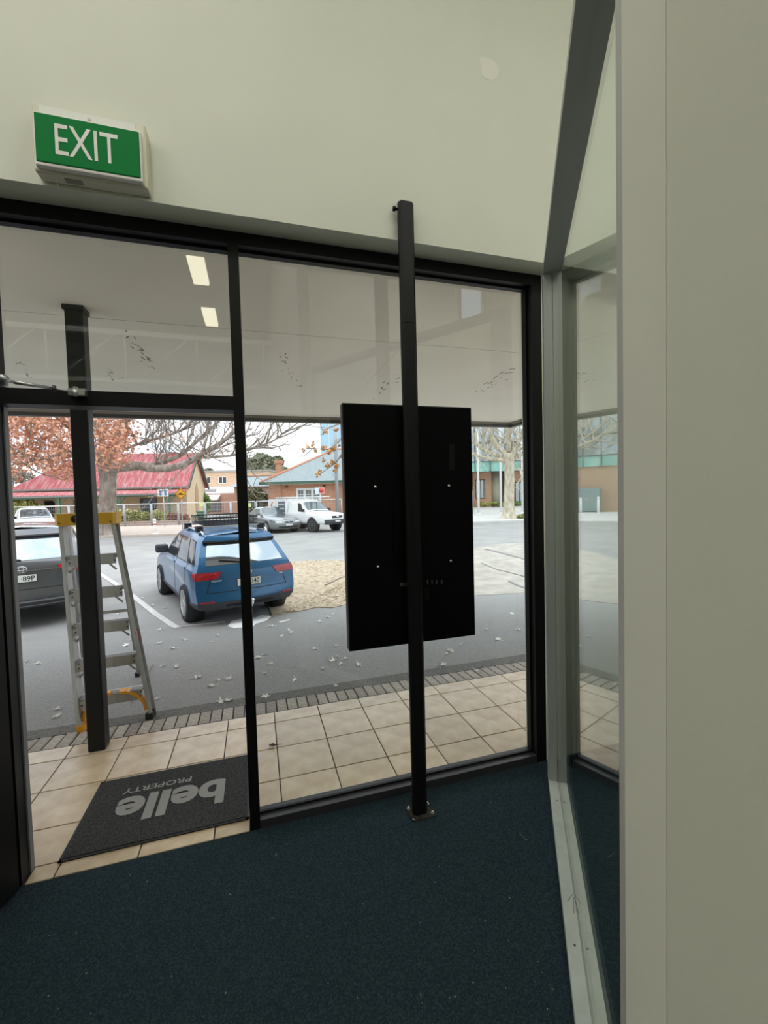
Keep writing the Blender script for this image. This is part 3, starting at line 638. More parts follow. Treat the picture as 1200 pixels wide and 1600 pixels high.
for i in range(5):
    t = (0.228+0.25*i)/1.53; a, b = lerp(LB, LT, t), lerp(RB_, RT, t); a = a+Vector((0.012, 0, 0)); b = b-Vector((0.012, 0, 0))
    dr = (b-a).normalized(); bk = Vector((-dr.y, dr.x, 0))
    sp = MB(); sp.bar(a, b, 0.085, 0.006, (0, 0, 1)); sp.bar(a-bk*0.041-Vector((0, 0, 0.034)), b-bk*0.041-Vector((0, 0, 0.034)), 0.005, 0.074); sp.bar(a+bk*0.041-Vector((0, 0, 0.015)), b+bk*0.041-Vector((0, 0, 0.015)), 0.005, 0.035)
    for j in range(5): sp.bar(a-bk*(0.03-j*0.014)+Vector((0, 0, 0.004)), b-bk*(0.03-j*0.014)+Vector((0, 0, 0.004)), 0.004, 0.003)
    stp = sp.build('step', ALU, lad)
    for q, s_ in ((a, 1), (b, -1)):
        if i > 0:
            MB().bar(q+dr*(s_*0.075)-Vector((0, 0, 0.046))-bk*0.02, lerp(q, q-Vector((0, 0, 0.12)), 1)+dr*(s_*0.004)-bk*0.02, 0.014, 0.004, bk).build('brace', ALU, stp)
        for zz in (0.0, -0.035): MB().lathe([(0.006, 0), (0.006, 0.004), (0.003, 0.006)], q-bk*0.044+dr*(s_*0.01)+Vector((0, 0, zz-0.01)), -bk, 8).build('rivet', mat('dark steel', (0.1, 0.1, 0.1), 0.4, metal=0.8), stp)
# orange knee braces and feet at the bottom
t0 = 0.228/1.53
for a, b, s_ in ((LB, LT, 1), (RB_, RT, -1)):
    q = lerp(a, b, t0); dr = (RB_-LB).normalized()*s_; pts = []
    for k in range(7):
        u = k/6*math.pi/2; pts.append(lerp(a, b, 0.06)+dr*(0.015+0.17*(1-math.cos(u)))+Vector((0, 0.01, 0.165*math.sin(u)-0.02)))
    m_ = MB()
    for k in range(6): m_.bar(pts[k], pts[k+1], 0.018, 0.06, Vector((0, 1, 0)))
    m_.build('knee_brace', ORG, lad)
    MB().bar(a+Vector((0, 0, -0.0)), a+Vector((0, 0, 0.06)), 0.05, 0.085, fw).build('foot', ORG if s_ > 0 else RUB, lad)
for a in (BLB, BRB): MB().bar(a, a+Vector((0, 0, 0.045)), 0.035, 0.05, fw).build('foot', RUB, lad)
m_ = MB(); channel(m_, lerp(BLB, LT, 0.45)+Vector((0, 0.04, 0)), lerp(BRB, RT, 0.45)+Vector((0, 0.04, 0)), 0.03, 0.02, 0.003, 1, (0, 1, 0)); m_.build('back_brace', ALU, lad)
m_ = MB(); channel(m_, lerp(BLB, LT, 0.16)+Vector((0, 0.01, 0)), lerp(BRB, RT, 0.16)+Vector((0, 0.01, 0)), 0.03, 0.02, 0.003, 1, (0, 1, 0)); m_.build('back_brace', ALU, lad)
# yellow cap
ca, cb_ = LT+Vector((-0.045, 0, 0)), RT+Vector((0.045, 0, 0)); dx = (cb_-ca).normalized(); dy = Vector((-dx.y, dx.x, 0)); Mc = frame3(ca, dx, dy)
Lc = (cb_-ca).length
cp = MB().prism([(0.0, -0.05), (0.02, -0.075), (Lc-0.02, -0.075), (Lc, -0.05), (Lc, 0.12), (Lc-0.02, 0.14), (0.02, 0.14), (0.0, 0.12)], -0.065, 0.025, Mc).build('top_cap', YEL, lad)
MB().lathe([(0.03, 0), (0.03, 0.003), (0.02, 0.003), (0.02, 0.0)], Mc @ Vector((Lc*0.34, -0.075, -0.018)), -dy, 18).build('maker_badge', mat('black badge', (0.02, 0.02, 0.02), 0.5), cp)
for k in (0.035, Lc-0.035): MB().lathe([(0.006, 0), (0.006, 0.004)], Mc @ Vector((k, -0.076, -0.045)), -dy, 8).build('rivet', mat('dark steel', (0.1, 0.1, 0.1), 0.4, metal=0.8), cp)
for a, b in ((LT, BLB), (RT, BRB)):
    MB().bar(lerp(a, LB if a is LT else RB_, 0.45), lerp(a, b, 0.40)+Vector((0, 0.02, 0)), 0.006, 0.022).build('spreader', ALU, lad)
q = lerp(RB_, RT, 0.36)+Vector((0.006, -0.005, 0)); MB().box((-0.003, -0.025, -0.09), (0.003, 0.025, 0.09), Matrix.Translation(q)).build('warning_sticker', mat('faded red sticker', (0.50, 0.10, 0.10), 0.6), lad)

# ------------------------------------------------------------------ cars
def pchip(xs, t):
    """monotone cubic through control values xs at integer knots"""
    n = len(xs); i = min(max(int(t), 0), n-2); u = t-i
    d = lambda k: xs[k+1]-xs[k]
    def m(k):
        if k <= 0: return d(0)
        if k >= n-1: return d(n-2)
        a, b = d(k-1), d(k); return 0.0 if a*b <= 0 else 2*a*b/(a+b)
    h00 = 2*u**3-3*u*u+1; h10 = u**3-2*u*u+u; h01 = -2*u**3+3*u*u; h11 = u**3-u*u
    return h00*xs[i]+h10*m(i)+h01*xs[i+1]+h11*m(i+1)
class CarShape:
    def __init__(s, st, scale=1.0, tail_bulge=None, nose_bulge=None):
        s.st = [[(a*scale, b*scale, c*scale) for a, b, c in row] for row in st]; s.S = len(st); s.R = len(st[0]); s.k = scale
        s.tb = tail_bulge or [0.06]*s.R; s.nb = nose_bulge or [0.12]*s.R
    def side(s, u, r, sg=1):
        out = []
        for c in range(3):
            out.append(pchip([pchip([s.st[i][j][c] for j in range(s.R)], r) for i in range(s.S)], u))
        return Vector((out[0], out[1]*sg, out[2]))
    def end(s, t, r, nose=False):
        i = s.S-1 if nose else 0; p = [pchip([s.st[i][j][c] for j in range(s.R)], r) for c in range(3)]
        b = pchip(s.nb if nose else s.tb, r)*s.k*(1-t*t)
        return Vector((p[0]+(b if nose else -b), p[1]*t, p[2]))
    def body(s, mb, nu=40, nr=28):
        for sg in (1, -1): mb.grid(lambda a, b: s.side(a*(s.S-1), b*(s.R-1), sg), nu, nr)
        for nose in (False, True): mb.grid(lambda a, b: s.end(a*2-1, b*(s.R-2), nose), 16, nr)
        mb.grid(lambda a, b: Vector(((lambda p: (p.x, p.y*(b*2-1), p.z))(s.side(a*(s.S-1), 0)))), nu, 4)
        return mb
    def patch(s, fn, c, n=8, m=6, off=0.004):
        """quad patch with param corners c (4 of (u, r)) lifted off the surface, with a skirt back to it"""
        mb = MB(); P = []; E_ = 1e-3
        def bil(a, b):
            return tuple((c[0][k]*(1-a)+c[1][k]*a)*(1-b)+(c[3][k]*(1-a)+c[2][k]*a)*b for k in (0, 1))
        cen = s.side((s.S-1)*0.5, 2.5); cen.y = 0
        def at(a, b, o):
            u, r = bil(a, b); p = fn(u, r); du = fn(u+E_, r)-fn(u-E_, r); dr = fn(u, r+E_)-fn(u, r-E_); nn = du.cross(dr)
            if nn.length < 1e-12: nn = p-cen
            nn.normalize()
            if nn.dot(p-cen) < 0: nn = -nn
            return p+nn*o
        mb.grid(lambda a, b: at(a, b, off), n, m)
        for f in ((lambda a, b: at(a, 0, off*(1-b)-0.006*b)), (lambda a, b: at(a, 1, off*(1-b)-0.006*b))): mb.grid(f, n, 1, False)
        for f in ((lambda a, b: at(0, a, off*(1-b)-0.006*b)), (lambda a, b: at(1, a, off*(1-b)-0.006*b))): mb.grid(f, m, 1, False)
        return mb
CGL = mat('dark car glass', (0.34, 0.37, 0.38), 0.04, metal=0.75, spec=0.8)
CGD = mat('deep tinted car glass', (0.06, 0.065, 0.068), 0.05, metal=0.5, spec=0.6)
TYRE = mat('tyre rubber', (0.018, 0.018, 0.019), 0.8); RIM = mat('silver alloy', (0.55, 0.56, 0.57), 0.3, metal=0.8)
PLAST = mat('dark grey bumper plastic', (0.045, 0.048, 0.055), 0.55); RED = mat('red lamp lens', (0.42, 0.012, 0.02), 0.12, coat=0.6)
PLATE = mat('number plate white', (0.75, 0.75, 0.70), 0.5); INK = mat('plate black print', (0.02, 0.02, 0.02), 0.6); DARK = mat('dark opening', (0.012, 0.012, 0.013), 0.7)
def wheel(parent, x, y, R, sg, w=0.22, spokes=10, rim=RIM, twin=True):
    """tyre with rim and spokes, outer face towards sg*y"""
    c = Vector((x, y, R)); r = R*0.71
    ty = MB().lathe([(r, -w/2), (R*0.93, -w/2), (R, -w*0.36), (R, w*0.36), (R*0.93, w/2), (r, w/2), (r*0.97, w*0.2), (r*0.97, -w*0.2)], c, (0, sg, 0), 36).build('wheel', TYRE, parent, local=True)
    m = MB().lathe([(r*0.98, w*0.44), (r, w*0.5), (r*0.92, w*0.5), (r*0.90, w*0.40)], c, (0, sg, 0), 36)
    m.lathe([(r*0.24, w*0.30), (r*0.24, w*0.46), (r*0.16, w*0.50)], c, (0, sg, 0), 20)
    MB().lathe([(r*0.93, w*0.1), (r*0.93, w*0.16)], c, (0, sg, 0), 24).build('brake_disc', mat('dark wheel back', (0.05, 0.05, 0.052), 0.6), ty, local=True)
    for k in range(spokes):
        a = 2*math.pi*k/spokes+((0.16 if k % 2 else -0.16) if twin else 0); d = Vector((math.cos(a), 0, math.sin(a)))
        m.bar(c+d*r*0.2+Vector((0, sg*w*0.42, 0)), c+d*r*0.95+Vector((0, sg*w*0.44, 0)), r*0.13, 0.02, (0, 1, 0))
    m.build('rim', rim, ty, local=True)
    return ty
def arch(parent, x, y, R, sg, depth=0.2, ring=None):
    MB().lathe([(R*1.14, -depth), (R*1.14, 0.003)], (x, y, R*1.02), (0, sg, 0), 36).build('wheel_well', DARK, parent, local=True)
    if ring:
        m = MB(); n = 18; pts = []
        for k in range(n+1):
            a = math.radians(-12+204*k/n); pts.append(Vector((x+math.cos(a)*R*1.19, y-sg*0.0, R*1.02+math.sin(a)*R*1.19)))
        for k in range(n): m.bar(pts[k]-Vector((0, sg*0.05, 0)), pts[k+1]-Vector((0, sg*0.05, 0)), R*0.13, 0.12, (0, 1, 0))
        m.build('wheel_arch', ring, parent, local=True)

SUV = [
 [(.12,.78,.34),(.10,.87,.47),(.13,.895,.70),(.16,.88,.93),(.21,.83,1.06),(.57,.665,1.47),(.61,.56,1.565),(.58,0,1.62)],
 [(.50,.84,.31),(.50,.91,.43),(.50,.92,.70),(.50,.912,.95),(.52,.86,1.075),(.80,.70,1.50),(.82,.57,1.60),(.82,0,1.648)],
 [(1.3,.86,.28),(1.3,.915,.40),(1.3,.92,.70),(1.3,.915,.95),(1.3,.87,1.06),(1.4,.715,1.525),(1.4,.58,1.62),(1.4,0,1.665)],
 [(2.2,.86,.28),(2.2,.915,.40),(2.2,.92,.70),(2.2,.912,.94),(2.2,.868,1.045),(2.1,.715,1.525),(2.1,.58,1.615),(2.1,0,1.66)],
 [(3.0,.86,.28),(3.0,.915,.40),(3.0,.92,.70),(3.0,.905,.92),(3.0,.86,1.02),(2.50,.69,1.48),(2.45,.56,1.575),(2.40,0,1.62)],
 [(3.35,.86,.28),(3.35,.915,.40),(3.35,.92,.70),(3.35,.90,.90),(3.35,.84,.985),(3.34,.74,1.02),(3.30,.55,1.035),(3.24,0,1.05)],
 [(3.95,.84,.28),(3.95,.91,.40),(3.95,.915,.66),(3.95,.88,.84),(3.95,.80,.92),(3.95,.70,.945),(3.95,.5,.965),(3.95,0,.98)],
 [(4.22,.74,.28),(4.30,.82,.42),(4.30,.83,.62),(4.24,.80,.79),(4.20,.73,.86),(4.18,.62,.88),(4.16,.46,.90),(4.14,0,.91)]]
def suv(name, label, loc, rz, K, paint, lower, tint_rear, kind):
    t = thing(name, label, 'car', loc, rz)
    c = CarShape(SUV, K, [0.10, 0.13, 0.09, 0.08, 0.08, 0.10, 0.07, 0.03], [0.1, 0.16, 0.16, 0.14, 0.12, 0.1, 0.08, 0.05])
    c.body(MB()).build('body', paint, t, local=True)
    sd = lambda sg: (lambda u, r: c.side(u, r, sg)); tl = lambda a, r: c.end(a, r); no = lambda a, r: c.end(a, r, True)
    P = lambda nm, fn, cs, m, off=0.004, n=8, k=6, par=t: c.patch(fn, cs, n, k, off).build(nm, m, par, local=True)
    for sg in (1, -1):
        P('window_surround', sd(sg), [(0.56, 4.08), (3.92, 4.08), (3.74, 4.93), (0.90, 4.92)], DARK, 0.002, 24, 8)
        P('side_window', sd(sg), [(0.62, 4.16), (1.42, 4.12), (1.55, 4.90), (0.95, 4.86)], tint_rear)
        P('side_window', sd(sg), [(1.50, 4.12), (2.48, 4.12), (2.50, 4.92), (1.63, 4.92)], tint_rear)
        P('side_window', sd(sg), [(2.58, 4.12), (3.86, 4.14), (3.72, 4.88), (2.60, 4.92)], CGD)
        P('sill_cladding', sd(sg), [(0.05, 0.02), (6.9, 0.02), (6.9, 1.0), (0.05, 1.0)], lower, 0.008, 30, 4)
        for u in (1.46, 2.53):                                     # door shuts
            P('door_seam', sd(sg), [(u-0.008, 1.05), (u+0.008, 1.05), (u+0.008, 4.05), (u-0.008, 4.05)], DARK, 0.002, 2, 14)
        for u in (1.62, 2.68):
            q = c.side(u, 3.35, sg); MB().bbox((q.x-0.09*K, q.y-0.012, q.z-0.018), (q.x+0.09*K, q.y+0.012, q.z+0.018), 0.008).build('door_handle', paint, t, local=True)
        P('taillight', sd(sg), [(0.02, 2.62), (0.52, 2.86), (0.42, 3.38), (0.02, 3.46)], RED, 0.010, 8, 5)
        P('taillight', tl, [(sg*0.60, 2.70), (sg*0.995, 2.66), (sg*0.995, 3.46), (sg*0.52, 3.40)], RED, 0.012, 8, 5)
        P('reflector', tl, [(sg*0.70, 1.02), (sg*0.95, 1.02), (sg*0.95, 1.16), (sg*0.70, 1.16)], RED, 0.014, 4, 2)
        P('headlight', no, [(sg*0.45, 3.0), (sg*0.98, 3.0), (sg*0.98, 3.8), (sg*0.5, 3.7)], mat('clear lamp lens', (0.6, 0.62, 0.64), 0.1, coat=1), 0.01, 6, 4)
        q = c.side(3.80, 4.15, sg); mm = MB().bbox((q.x-0.02, q.y+sg*0.10-0.11, q.z-0.02), (q.x+0.12, q.y+sg*0.10+0.11, q.z+0.14), 0.035); mm.build('wing_mirror', paint if kind != 'blue' else PLAST, t, local=True)
        q0, q1 = c.side(0.45, 5.75, sg), c.side(3.6, 5.85, sg); pts = [c.side(0.45+3.2*k/8, 5.8, sg)+Vector((0, 0, 0.045 if 0 < k < 8 else 0.0)) for k in range(9)]
        MB().tube(pts, 0.016, 8).build('roof_rail', CHROME if kind == 'blue' else PLAST, t, local=True)
    P('rear_window', tl, [(-0.86, 4.12), (0.86, 4.12), (0.86, 4.90), (-0.86, 4.90)], CGL, 0.006, 14, 8)
    P('spoiler', tl, [(-0.97, 4.93), (0.97, 4.93), (0.97, 5.75), (-0.97, 5.75)], paint, 0.055, 14, 4)
    P('spoiler_lip', tl, [(-0.95, 4.86), (0.95, 4.86), (0.95, 4.95), (-0.95, 4.95)], DARK, 0.05, 14, 2)
    P('windscreen', sd(1), [(4.12, 5.05), (4.88, 5.05), (4.88, 7.0), (4.12, 7.0)], CGL, 0.004)
    P('windscreen', sd(-1), [(4.12, 5.05), (4.88, 5.05), (4.88, 7.0), (4.12, 7.0)], CGL, 0.004)
    P('bumper', tl, [(-1.0, 0.02), (1.0, 0.02), (1.0, 1.02), (-1.0, 1.02)], lower, 0.010, 16, 5)
    P('tailgate_seam', tl, [(-0.80, 1.72), (0.80, 1.72), (0.80, 1.77), (-0.80, 1.77)], DARK, 0.003, 14, 1)
    for sg in (1, -1): P('tailgate_seam', tl, [(sg*0.80, 1.72), (sg*0.815, 1.72), (sg*0.74, 2.68), (sg*0.725, 2.68)], DARK, 0.003, 2, 8)
    # rear wiper
    a, b = c.end(0.0, 4.16), c.end(0.60, 4.32); MB().bar(a+Vector((-0.03, 0, 0)), b+Vector((-0.03, 0, 0)), 0.018, 0.016).build('wiper', DARK, t, local=True)
    R = 0.345*K
    for xw in (0.90*K, 3.51*K):
        for sg in (1, -1):
            arch(t, xw, sg*0.905*K, R, sg, 0.22, None if kind == 'blue' else PLAST); wheel(t, xw, sg*0.83*K, R, sg)
    return t, c, P, tl
# --- blue hatchback SUV
BLUE = mat('metallic blue paint', (0.008, 0.105, 0.235), 0.32, metal=0.25, coat=0.6)
HD = math.atan2(0.94, -0.335)                                           # heading of the parked cars
KB = 0.885
rl = GP(298, 968); hx = Vector((math.cos(HD), math.sin(HD), 0)); hy = Vector((-hx.y, hx.x, 0))
org = rl - hx*(0.90*KB) - hy*(0.83*KB); org.z = rl.z-0.03
car1, cs, P, tl = suv('blue_car', 'metallic blue SUV with a roof basket parked behind the mullion', org, HD, KB, BLUE, PLAST, CGD, 'blue')
car1.rotation_euler = Euler((0, math.radians(-1.6), HD))
q = cs.end(0, 3.02)
em = MB().lathe([(0.062*KB, 0), (0.062*KB, 0.012), (0.053*KB, 0.014), (0.053*KB, 0.004)], q+Vector((-0.004, 0, 0)), (-1, 0, 0.1), 24).build('emblem', CHROME, car1, local=True)
m_ = MB(); ev = lambda y, z: q+Vector((-0.014, -y*0.052*KB, z*0.052*KB))
for a, b in (((-0.42, 0.88), (-0.02, 0.08)), ((0.42, 0.88), (0.02, 0.08)), ((-0.86, 0.5), (-0.40, -0.72)), ((-0.40, -0.72), (0.0, 0.0)), ((0.0, 0.0), (0.40, -0.72)), ((0.40, -0.72), (0.86, 0.5))):
    m_.bar(ev(*a), ev(*b), 0.009, 0.004, (1, 0, 0))
m_.build('emblem_letters', CHROME, em, local=True)
nq = cs.end(0, 2.30); MX = lambda o: frame3(o, (0, -1, 0), (0.12, 0, 1))
P('plate_recess', tl, [(-0.42, 1.98), (0.42, 1.98), (0.46, 2.62), (-0.46, 2.62)], mat('metallic blue paint', BLUE.diffuse_color[:3]), 0.003, 10, 4)
npl = MB().box((-0.185, -0.055, 0), (0.185, 0.055, 0.008), MX(nq+Vector((-0.006, 0, 0)))).build('number_plate', PLATE, car1, local=True)
MB().box((-0.192, -0.062, -0.001), (0.192, 0.062, 0.004), MX(nq+Vector((-0.006, 0, 0)))).build('plate_surround', INK, npl, local=True)
put_text('plate_lettering', '\u00b7340', INK, npl, 0.15, 0.072, MX(nq+Vector((-0.0145, 0, 0))) @ Matrix.Translation((0.085, 0, 0)), bold=0.01, extrude=0.0006)
bq = cs.end(0.62, 2.56); put_text('model_badge', 'TIGUAN', CHROME, car1, 0.17, 0.022, MX(bq+Vector((-0.006, 0, 0))), bold=0.015, extrude=0.002)
bq = cs.end(-0.70, 2.56); put_text('engine_badge', 'TSI', CHROME, car1, 0.06, 0.018, MX(bq+Vector((-0.006, 0, 0))), bold=0.012, extrude=0.002)
tb = cs.end(0.0, 0.7)
MB().tube([tb+Vector((0.05, 0, -0.06)), tb+Vector((-0.07, 0, -0.06)), tb+Vector((-0.09, 0, 0.0))], 0.016, 8).lathe([(0.012, -0.03), (0.027, -0.012), (0.027, 0.012), (0.012, 0.028)], tb+Vector((-0.09, 0, 0.03)), (0, 0, 1), 12).build('tow_ball', CHROME, car1, local=True)
MB().box((-0.10, -0.42*KB, 0.0), (0.02, 0.42*KB, 0.02), Matrix.Translation(cs.end(0, 0.35)+Vector((0.05, 0, -0.01)))).build('lower_valance', DARK, car1, local=True)
# roof bars and basket
zr = 1.71*KB
for xb in (1.0*KB, 1.95*KB):
    MB().bar((xb, -0.66*KB, zr), (xb, 0.66*KB, zr), 0.07, 0.025).build('roof_bar', mat('silver roof bar', (0.5, 0.51, 0.52), 0.35, metal=0.7), car1, local=True)
    for sg in (1, -1): MB().bbox((xb-0.07, sg*0.60*KB-0.05, zr-0.075), (xb+0.07, sg*0.60*KB+0.06, zr+0.022), 0.012).build('bar_foot', DARK, car1, local=True)
rb = thing('roof_basket', 'black wire roof basket mounted on top of the blue car', 'roof rack', car1.location, HD); rb.rotation_euler = car1.rotation_euler
bx0, bx1, by_, zb0, zb1 = 0.95*KB, 2.05*KB, 0.50*KB, zr+0.03, zr+0.15
for z in (zb0, zb1):
    MB().tube([(bx0, -by_, z), (bx1, -by_, z), (bx1, by_, z), (bx0, by_, z), (bx0, -by_, z)], 0.013, 8).build('rim_rail', DARK, rb, local=True)
m_ = MB()
for k in range(15):
    y = -by_+2*by_*k/14
    m_.tube([(bx0, y, zb1), (bx0, y, zb0), (bx1, y, zb0), (bx1, y, zb1)], 0.004, 5)
for k in range(1, 12):
    x = bx0+(bx1-bx0)*k/12; m_.tube([(x, -by_, zb1), (x, -by_, zb0), (x, by_, zb0), (x, by_, zb1)], 0.004, 5)
for z in (zb0+0.04, zb0+0.08): m_.tube([(bx0, -by_, z), (bx1, -by_, z), (bx1, by_, z), (bx0, by_, z), (bx0, -by_, z)], 0.004, 5)
m_.build('wire_mesh', DARK, rb, local=True)['kind'] = 'stuff'
# --- grey SUV left
GREY = mat('dark silver grey paint', (0.10, 0.105, 0.11), 0.3, metal=0.45, coat=1.0)
gc = PX(33, 905, 6.6); gc.z = gz(gc.y); KG = 0.985
HG = HD+math.radians(1)
car2, cs2, P2, tl2 = suv('grey_car', 'dark silver grey SUV parked at the far left, cut by the door jamb', gc+Vector((math.cos(HG), math.sin(HG), 0))*0.02, HG, KG, GREY, PLAST, CGD, 'grey')
q = cs2.end(0, 3.15); m_ = MB()
for rx, rz_ in ((0.075, 0.05), (0.03, 0.048), (0.07, 0.022)):
    m_.tube([q+Vector((-0.012, math.cos(a)*rx, math.sin(a)*rz_+(0.012 if rx == 0.07 else 0))) for a in [i*math.pi/10 for i in range(21)]], 0.006, 6)
m_.build('emblem', CHROME, car2, local=True)
P2('chrome_strip', tl2, [(-0.62, 2.95), (0.62, 2.95), (0.60, 3.02), (-0.60, 3.02)], mat('grey trim', (0.3, 0.3, 0.31), 0.3, metal=0.8), 0.012, 12, 2)
P2('bumper_strip', tl2, [(-0.9, 0.30), (0.9, 0.30), (0.9, 0.42), (-0.9, 0.42)], mat('grey trim', (0.3, 0.3, 0.31), 0.3, metal=0.8), 0.022, 12, 2)
P2('bumper_strip', tl2, [(-0.95, 0.80), (0.95, 0.80), (0.95, 0.95), (-0.95, 0.95)], mat('grey trim', (0.3, 0.3, 0.31), 0.3, metal=0.8), 0.022, 12, 2)
nq = cs2.end(0, 2.45)
npl = MB().box((-0.185, -0.055, 0), (0.185, 0.055, 0.008), MX(nq+Vector((-0.006, 0, 0)))).build('number_plate', PLATE, car2, local=True)
MB().box((-0.195, -0.065, -0.001), (0.195, 0.065, 0.004), MX(nq+Vector((-0.006, 0, 0)))).build('plate_surround', INK, npl, local=True)
put_text('plate_lettering', '\u00b789P', INK, npl, 0.17, 0.075, MX(nq+Vector((-0.0145, 0, 0))) @ Matrix.Translation((0.08, 0, 0)), bold=0.01, extrude=0.0006)

# --- silver sedan across the road
SED = [
 [(.06,.70,.30),(.02,.80,.45),(.04,.82,.62),(.08,.80,.80),(.10,.74,.92),(.14,.62,.98),(.18,.45,1.0),(.2,0,1.01)],
 [(.75,.80,.24),(.75,.88,.38),(.75,.89,.62),(.75,.87,.84),(.75,.80,.95),(.78,.70,1.01),(.80,.5,1.04),(.82,0,1.05)],
 [(1.1,.82,.24),(1.1,.89,.38),(1.1,.895,.62),(1.1,.875,.85),(1.1,.81,.955),(1.45,.62,1.32),(1.48,.5,1.38),(1.5,0,1.41)],
 [(1.9,.82,.24),(1.9,.89,.38),(1.9,.895,.62),(1.9,.875,.85),(1.9,.81,.95),(1.95,.62,1.37),(1.95,.5,1.435),(1.95,0,1.46)],
 [(2.7,.82,.24),(2.7,.89,.38),(2.7,.895,.62),(2.7,.875,.84),(2.75,.81,.93),(2.4,.61,1.35),(2.4,.5,1.41),(2.4,0,1.44)],
 [(3.2,.82,.24),(3.2,.89,.38),(3.2,.895,.62),(3.2,.87,.82),(3.25,.80,.90),(3.25,.70,.94),(3.22,.5,.955),(3.18,0,.97)],
 [(4.1,.80,.24),(4.1,.87,.38),(4.1,.88,.58),(4.1,.85,.74),(4.1,.77,.82),(4.1,.68,.85),(4.1,.5,.865),(4.1,0,.88)],
 [(4.6,.66,.24),(4.66,.74,.36),(4.66,.75,.50),(4.62,.72,.64),(4.58,.66,.70),(4.55,.56,.73),(4.52,.42,.745),(4.5,0,.76)]]
LENS = mat('clear lamp lens', (0.6, 0.62, 0.64), 0.1, coat=1)
def saloon(name, label, loc, rz, K, paint, ute=False, tyre=0.33, sts=SED, wx=(0.95, 3.75)):
    t = thing(name, label, 'car' if not ute else 'ute', loc, rz); c = CarShape(sts, K, [0.06]*8, [0.12, 0.16, 0.16, 0.14, 0.1, 0.08, 0.06, 0.04])
    c.body(MB(), 30, 20).build('body', paint, t, local=True)
    sd = lambda sg: (lambda u, r: c.side(u, r, sg)); no = lambda a, r: c.end(a, r, True)
    P = lambda nm, fn, cs_, m, off=0.006, n=6, k=4: c.patch(fn, cs_, n, k, off).build(nm, m, t, local=True)
    for sg in (1, -1):
        if not ute: P('side_window', sd(sg), [(1.95, 4.12), (2.95, 4.12), (2.95, 4.88), (2.15, 4.88)], CGD)
        P('side_window', sd(sg), [(3.05, 4.12), (3.92, 4.12), (3.75, 4.88), (3.05, 4.88)], CGD)
        P('windscreen', sd(sg), [(4.12, 5.05), (4.9, 5.05), (4.9, 7.0), (4.12, 7.0)], mat('dim windscreen', (0.13, 0.15, 0.16), 0.06, metal=0.45, spec=0.6))
        P('headlight', no, [(sg*0.52, 2.55 if not ute else 2.7), (sg*0.985, 2.7), (sg*0.985, 3.4), (sg*0.56, 3.2)], LENS, 0.012)
        q = c.side(4.0, 4.2, sg); MB().bbox((q.x-0.05, q.y+sg*0.12-0.10, q.z), (q.x+0.08, q.y+sg*0.12+0.10, q.z+0.14), 0.03).build('wing_mirror', paint if not ute else DARK, t, local=True)
        for xw in wx:
            arch(t, xw*K, sg*(0.885 if not ute else 0.90)*K, tyre, sg, 0.2); wheel(t, xw*K, sg*0.81*K, tyre, sg, 0.21, 10 if not ute else 6, RIM if not ute else mat('dark steel wheel', (0.12, 0.12, 0.12), 0.5, metal=0.6), False)
    return t, c, P, no
SILV = mat('silver blue grey paint', (0.17, 0.185, 0.19), 0.28, metal=0.5, coat=1)
def face_cam(p, extra): return math.atan2(-p.y, -p.x)+extra
bp0 = GP(445, 832); hb_ = face_cam(bp0, math.radians(25)); hv = Vector((math.cos(hb_), math.sin(hb_), 0))
bl = bp0-hv*4.2; bl.z = gz(bl.y)
car3, c3, P3, no3 = saloon('silver_sedan', 'silver grey sedan parked facing us across the road', bl, hb_, 1.0, SILV)
for sg in (1, -1): P3('kidney_grille', no3, [(sg*0.03, 2.5), (sg*0.33, 2.5), (sg*0.30, 3.15), (sg*0.05, 3.15)], DARK, 0.015)
P3('lower_grille', no3, [(-0.8, 0.6), (0.8, 0.6), (0.75, 1.3), (-0.75, 1.3)], DARK, 0.012)
P3('number_plate', no3, [(-0.25, 1.55), (0.25, 1.55), (0.25, 1.95), (-0.25, 1.95)], PLATE, 0.02)
# --- white service ute across the road
UTE = [
 [(1.75,.72,.50),(1.75,.86,.60),(1.75,.88,.80),(1.75,.87,1.0),(1.75,.84,1.12),(1.80,.66,1.62),(1.82,.56,1.70),(1.82,0,1.73)],
 [(2.0,.78,.48),(2.0,.88,.58),(2.0,.89,.80),(2.0,.88,1.0),(2.0,.85,1.12),(2.0,.68,1.64),(2.0,.57,1.73),(2.0,0,1.76)],
 [(2.3,.80,.46),(2.3,.885,.56),(2.3,.895,.80),(2.3,.885,1.0),(2.3,.85,1.11),(2.3,.69,1.65),(2.3,.58,1.74),(2.3,0,1.77)],
 [(2.7,.80,.46),(2.7,.885,.56),(2.7,.895,.80),(2.7,.885,1.0),(2.75,.85,1.10),(2.6,.69,1.65),(2.6,.58,1.735),(2.6,0,1.765)],
 [(3.3,.80,.46),(3.3,.885,.56),(3.3,.895,.80),(3.3,.885,.98),(3.35,.85,1.07),(2.95,.67,1.60),(2.92,.56,1.69),(2.9,0,1.72)],
 [(3.7,.80,.46),(3.7,.885,.56),(3.7,.90,.80),(3.7,.885,.96),(3.75,.82,1.05),(3.75,.74,1.09),(3.72,.52,1.11),(3.68,0,1.13)],
 [(4.6,.80,.46),(4.6,.88,.56),(4.6,.90,.78),(4.6,.87,.92),(4.6,.80,1.0),(4.6,.70,1.03),(4.6,.5,1.05),(4.6,0,1.06)],
 [(4.95,.70,.44),(5.02,.80,.54),(5.02,.81,.72),(5.0,.79,.88),(4.96,.72,.95),(4.94,.6,.98),(4.92,.44,1.0),(4.9,0,1.01)]]
UWH = mat('white ute paint', (0.78, 0.79, 0.78), 0.35, coat=0.6)
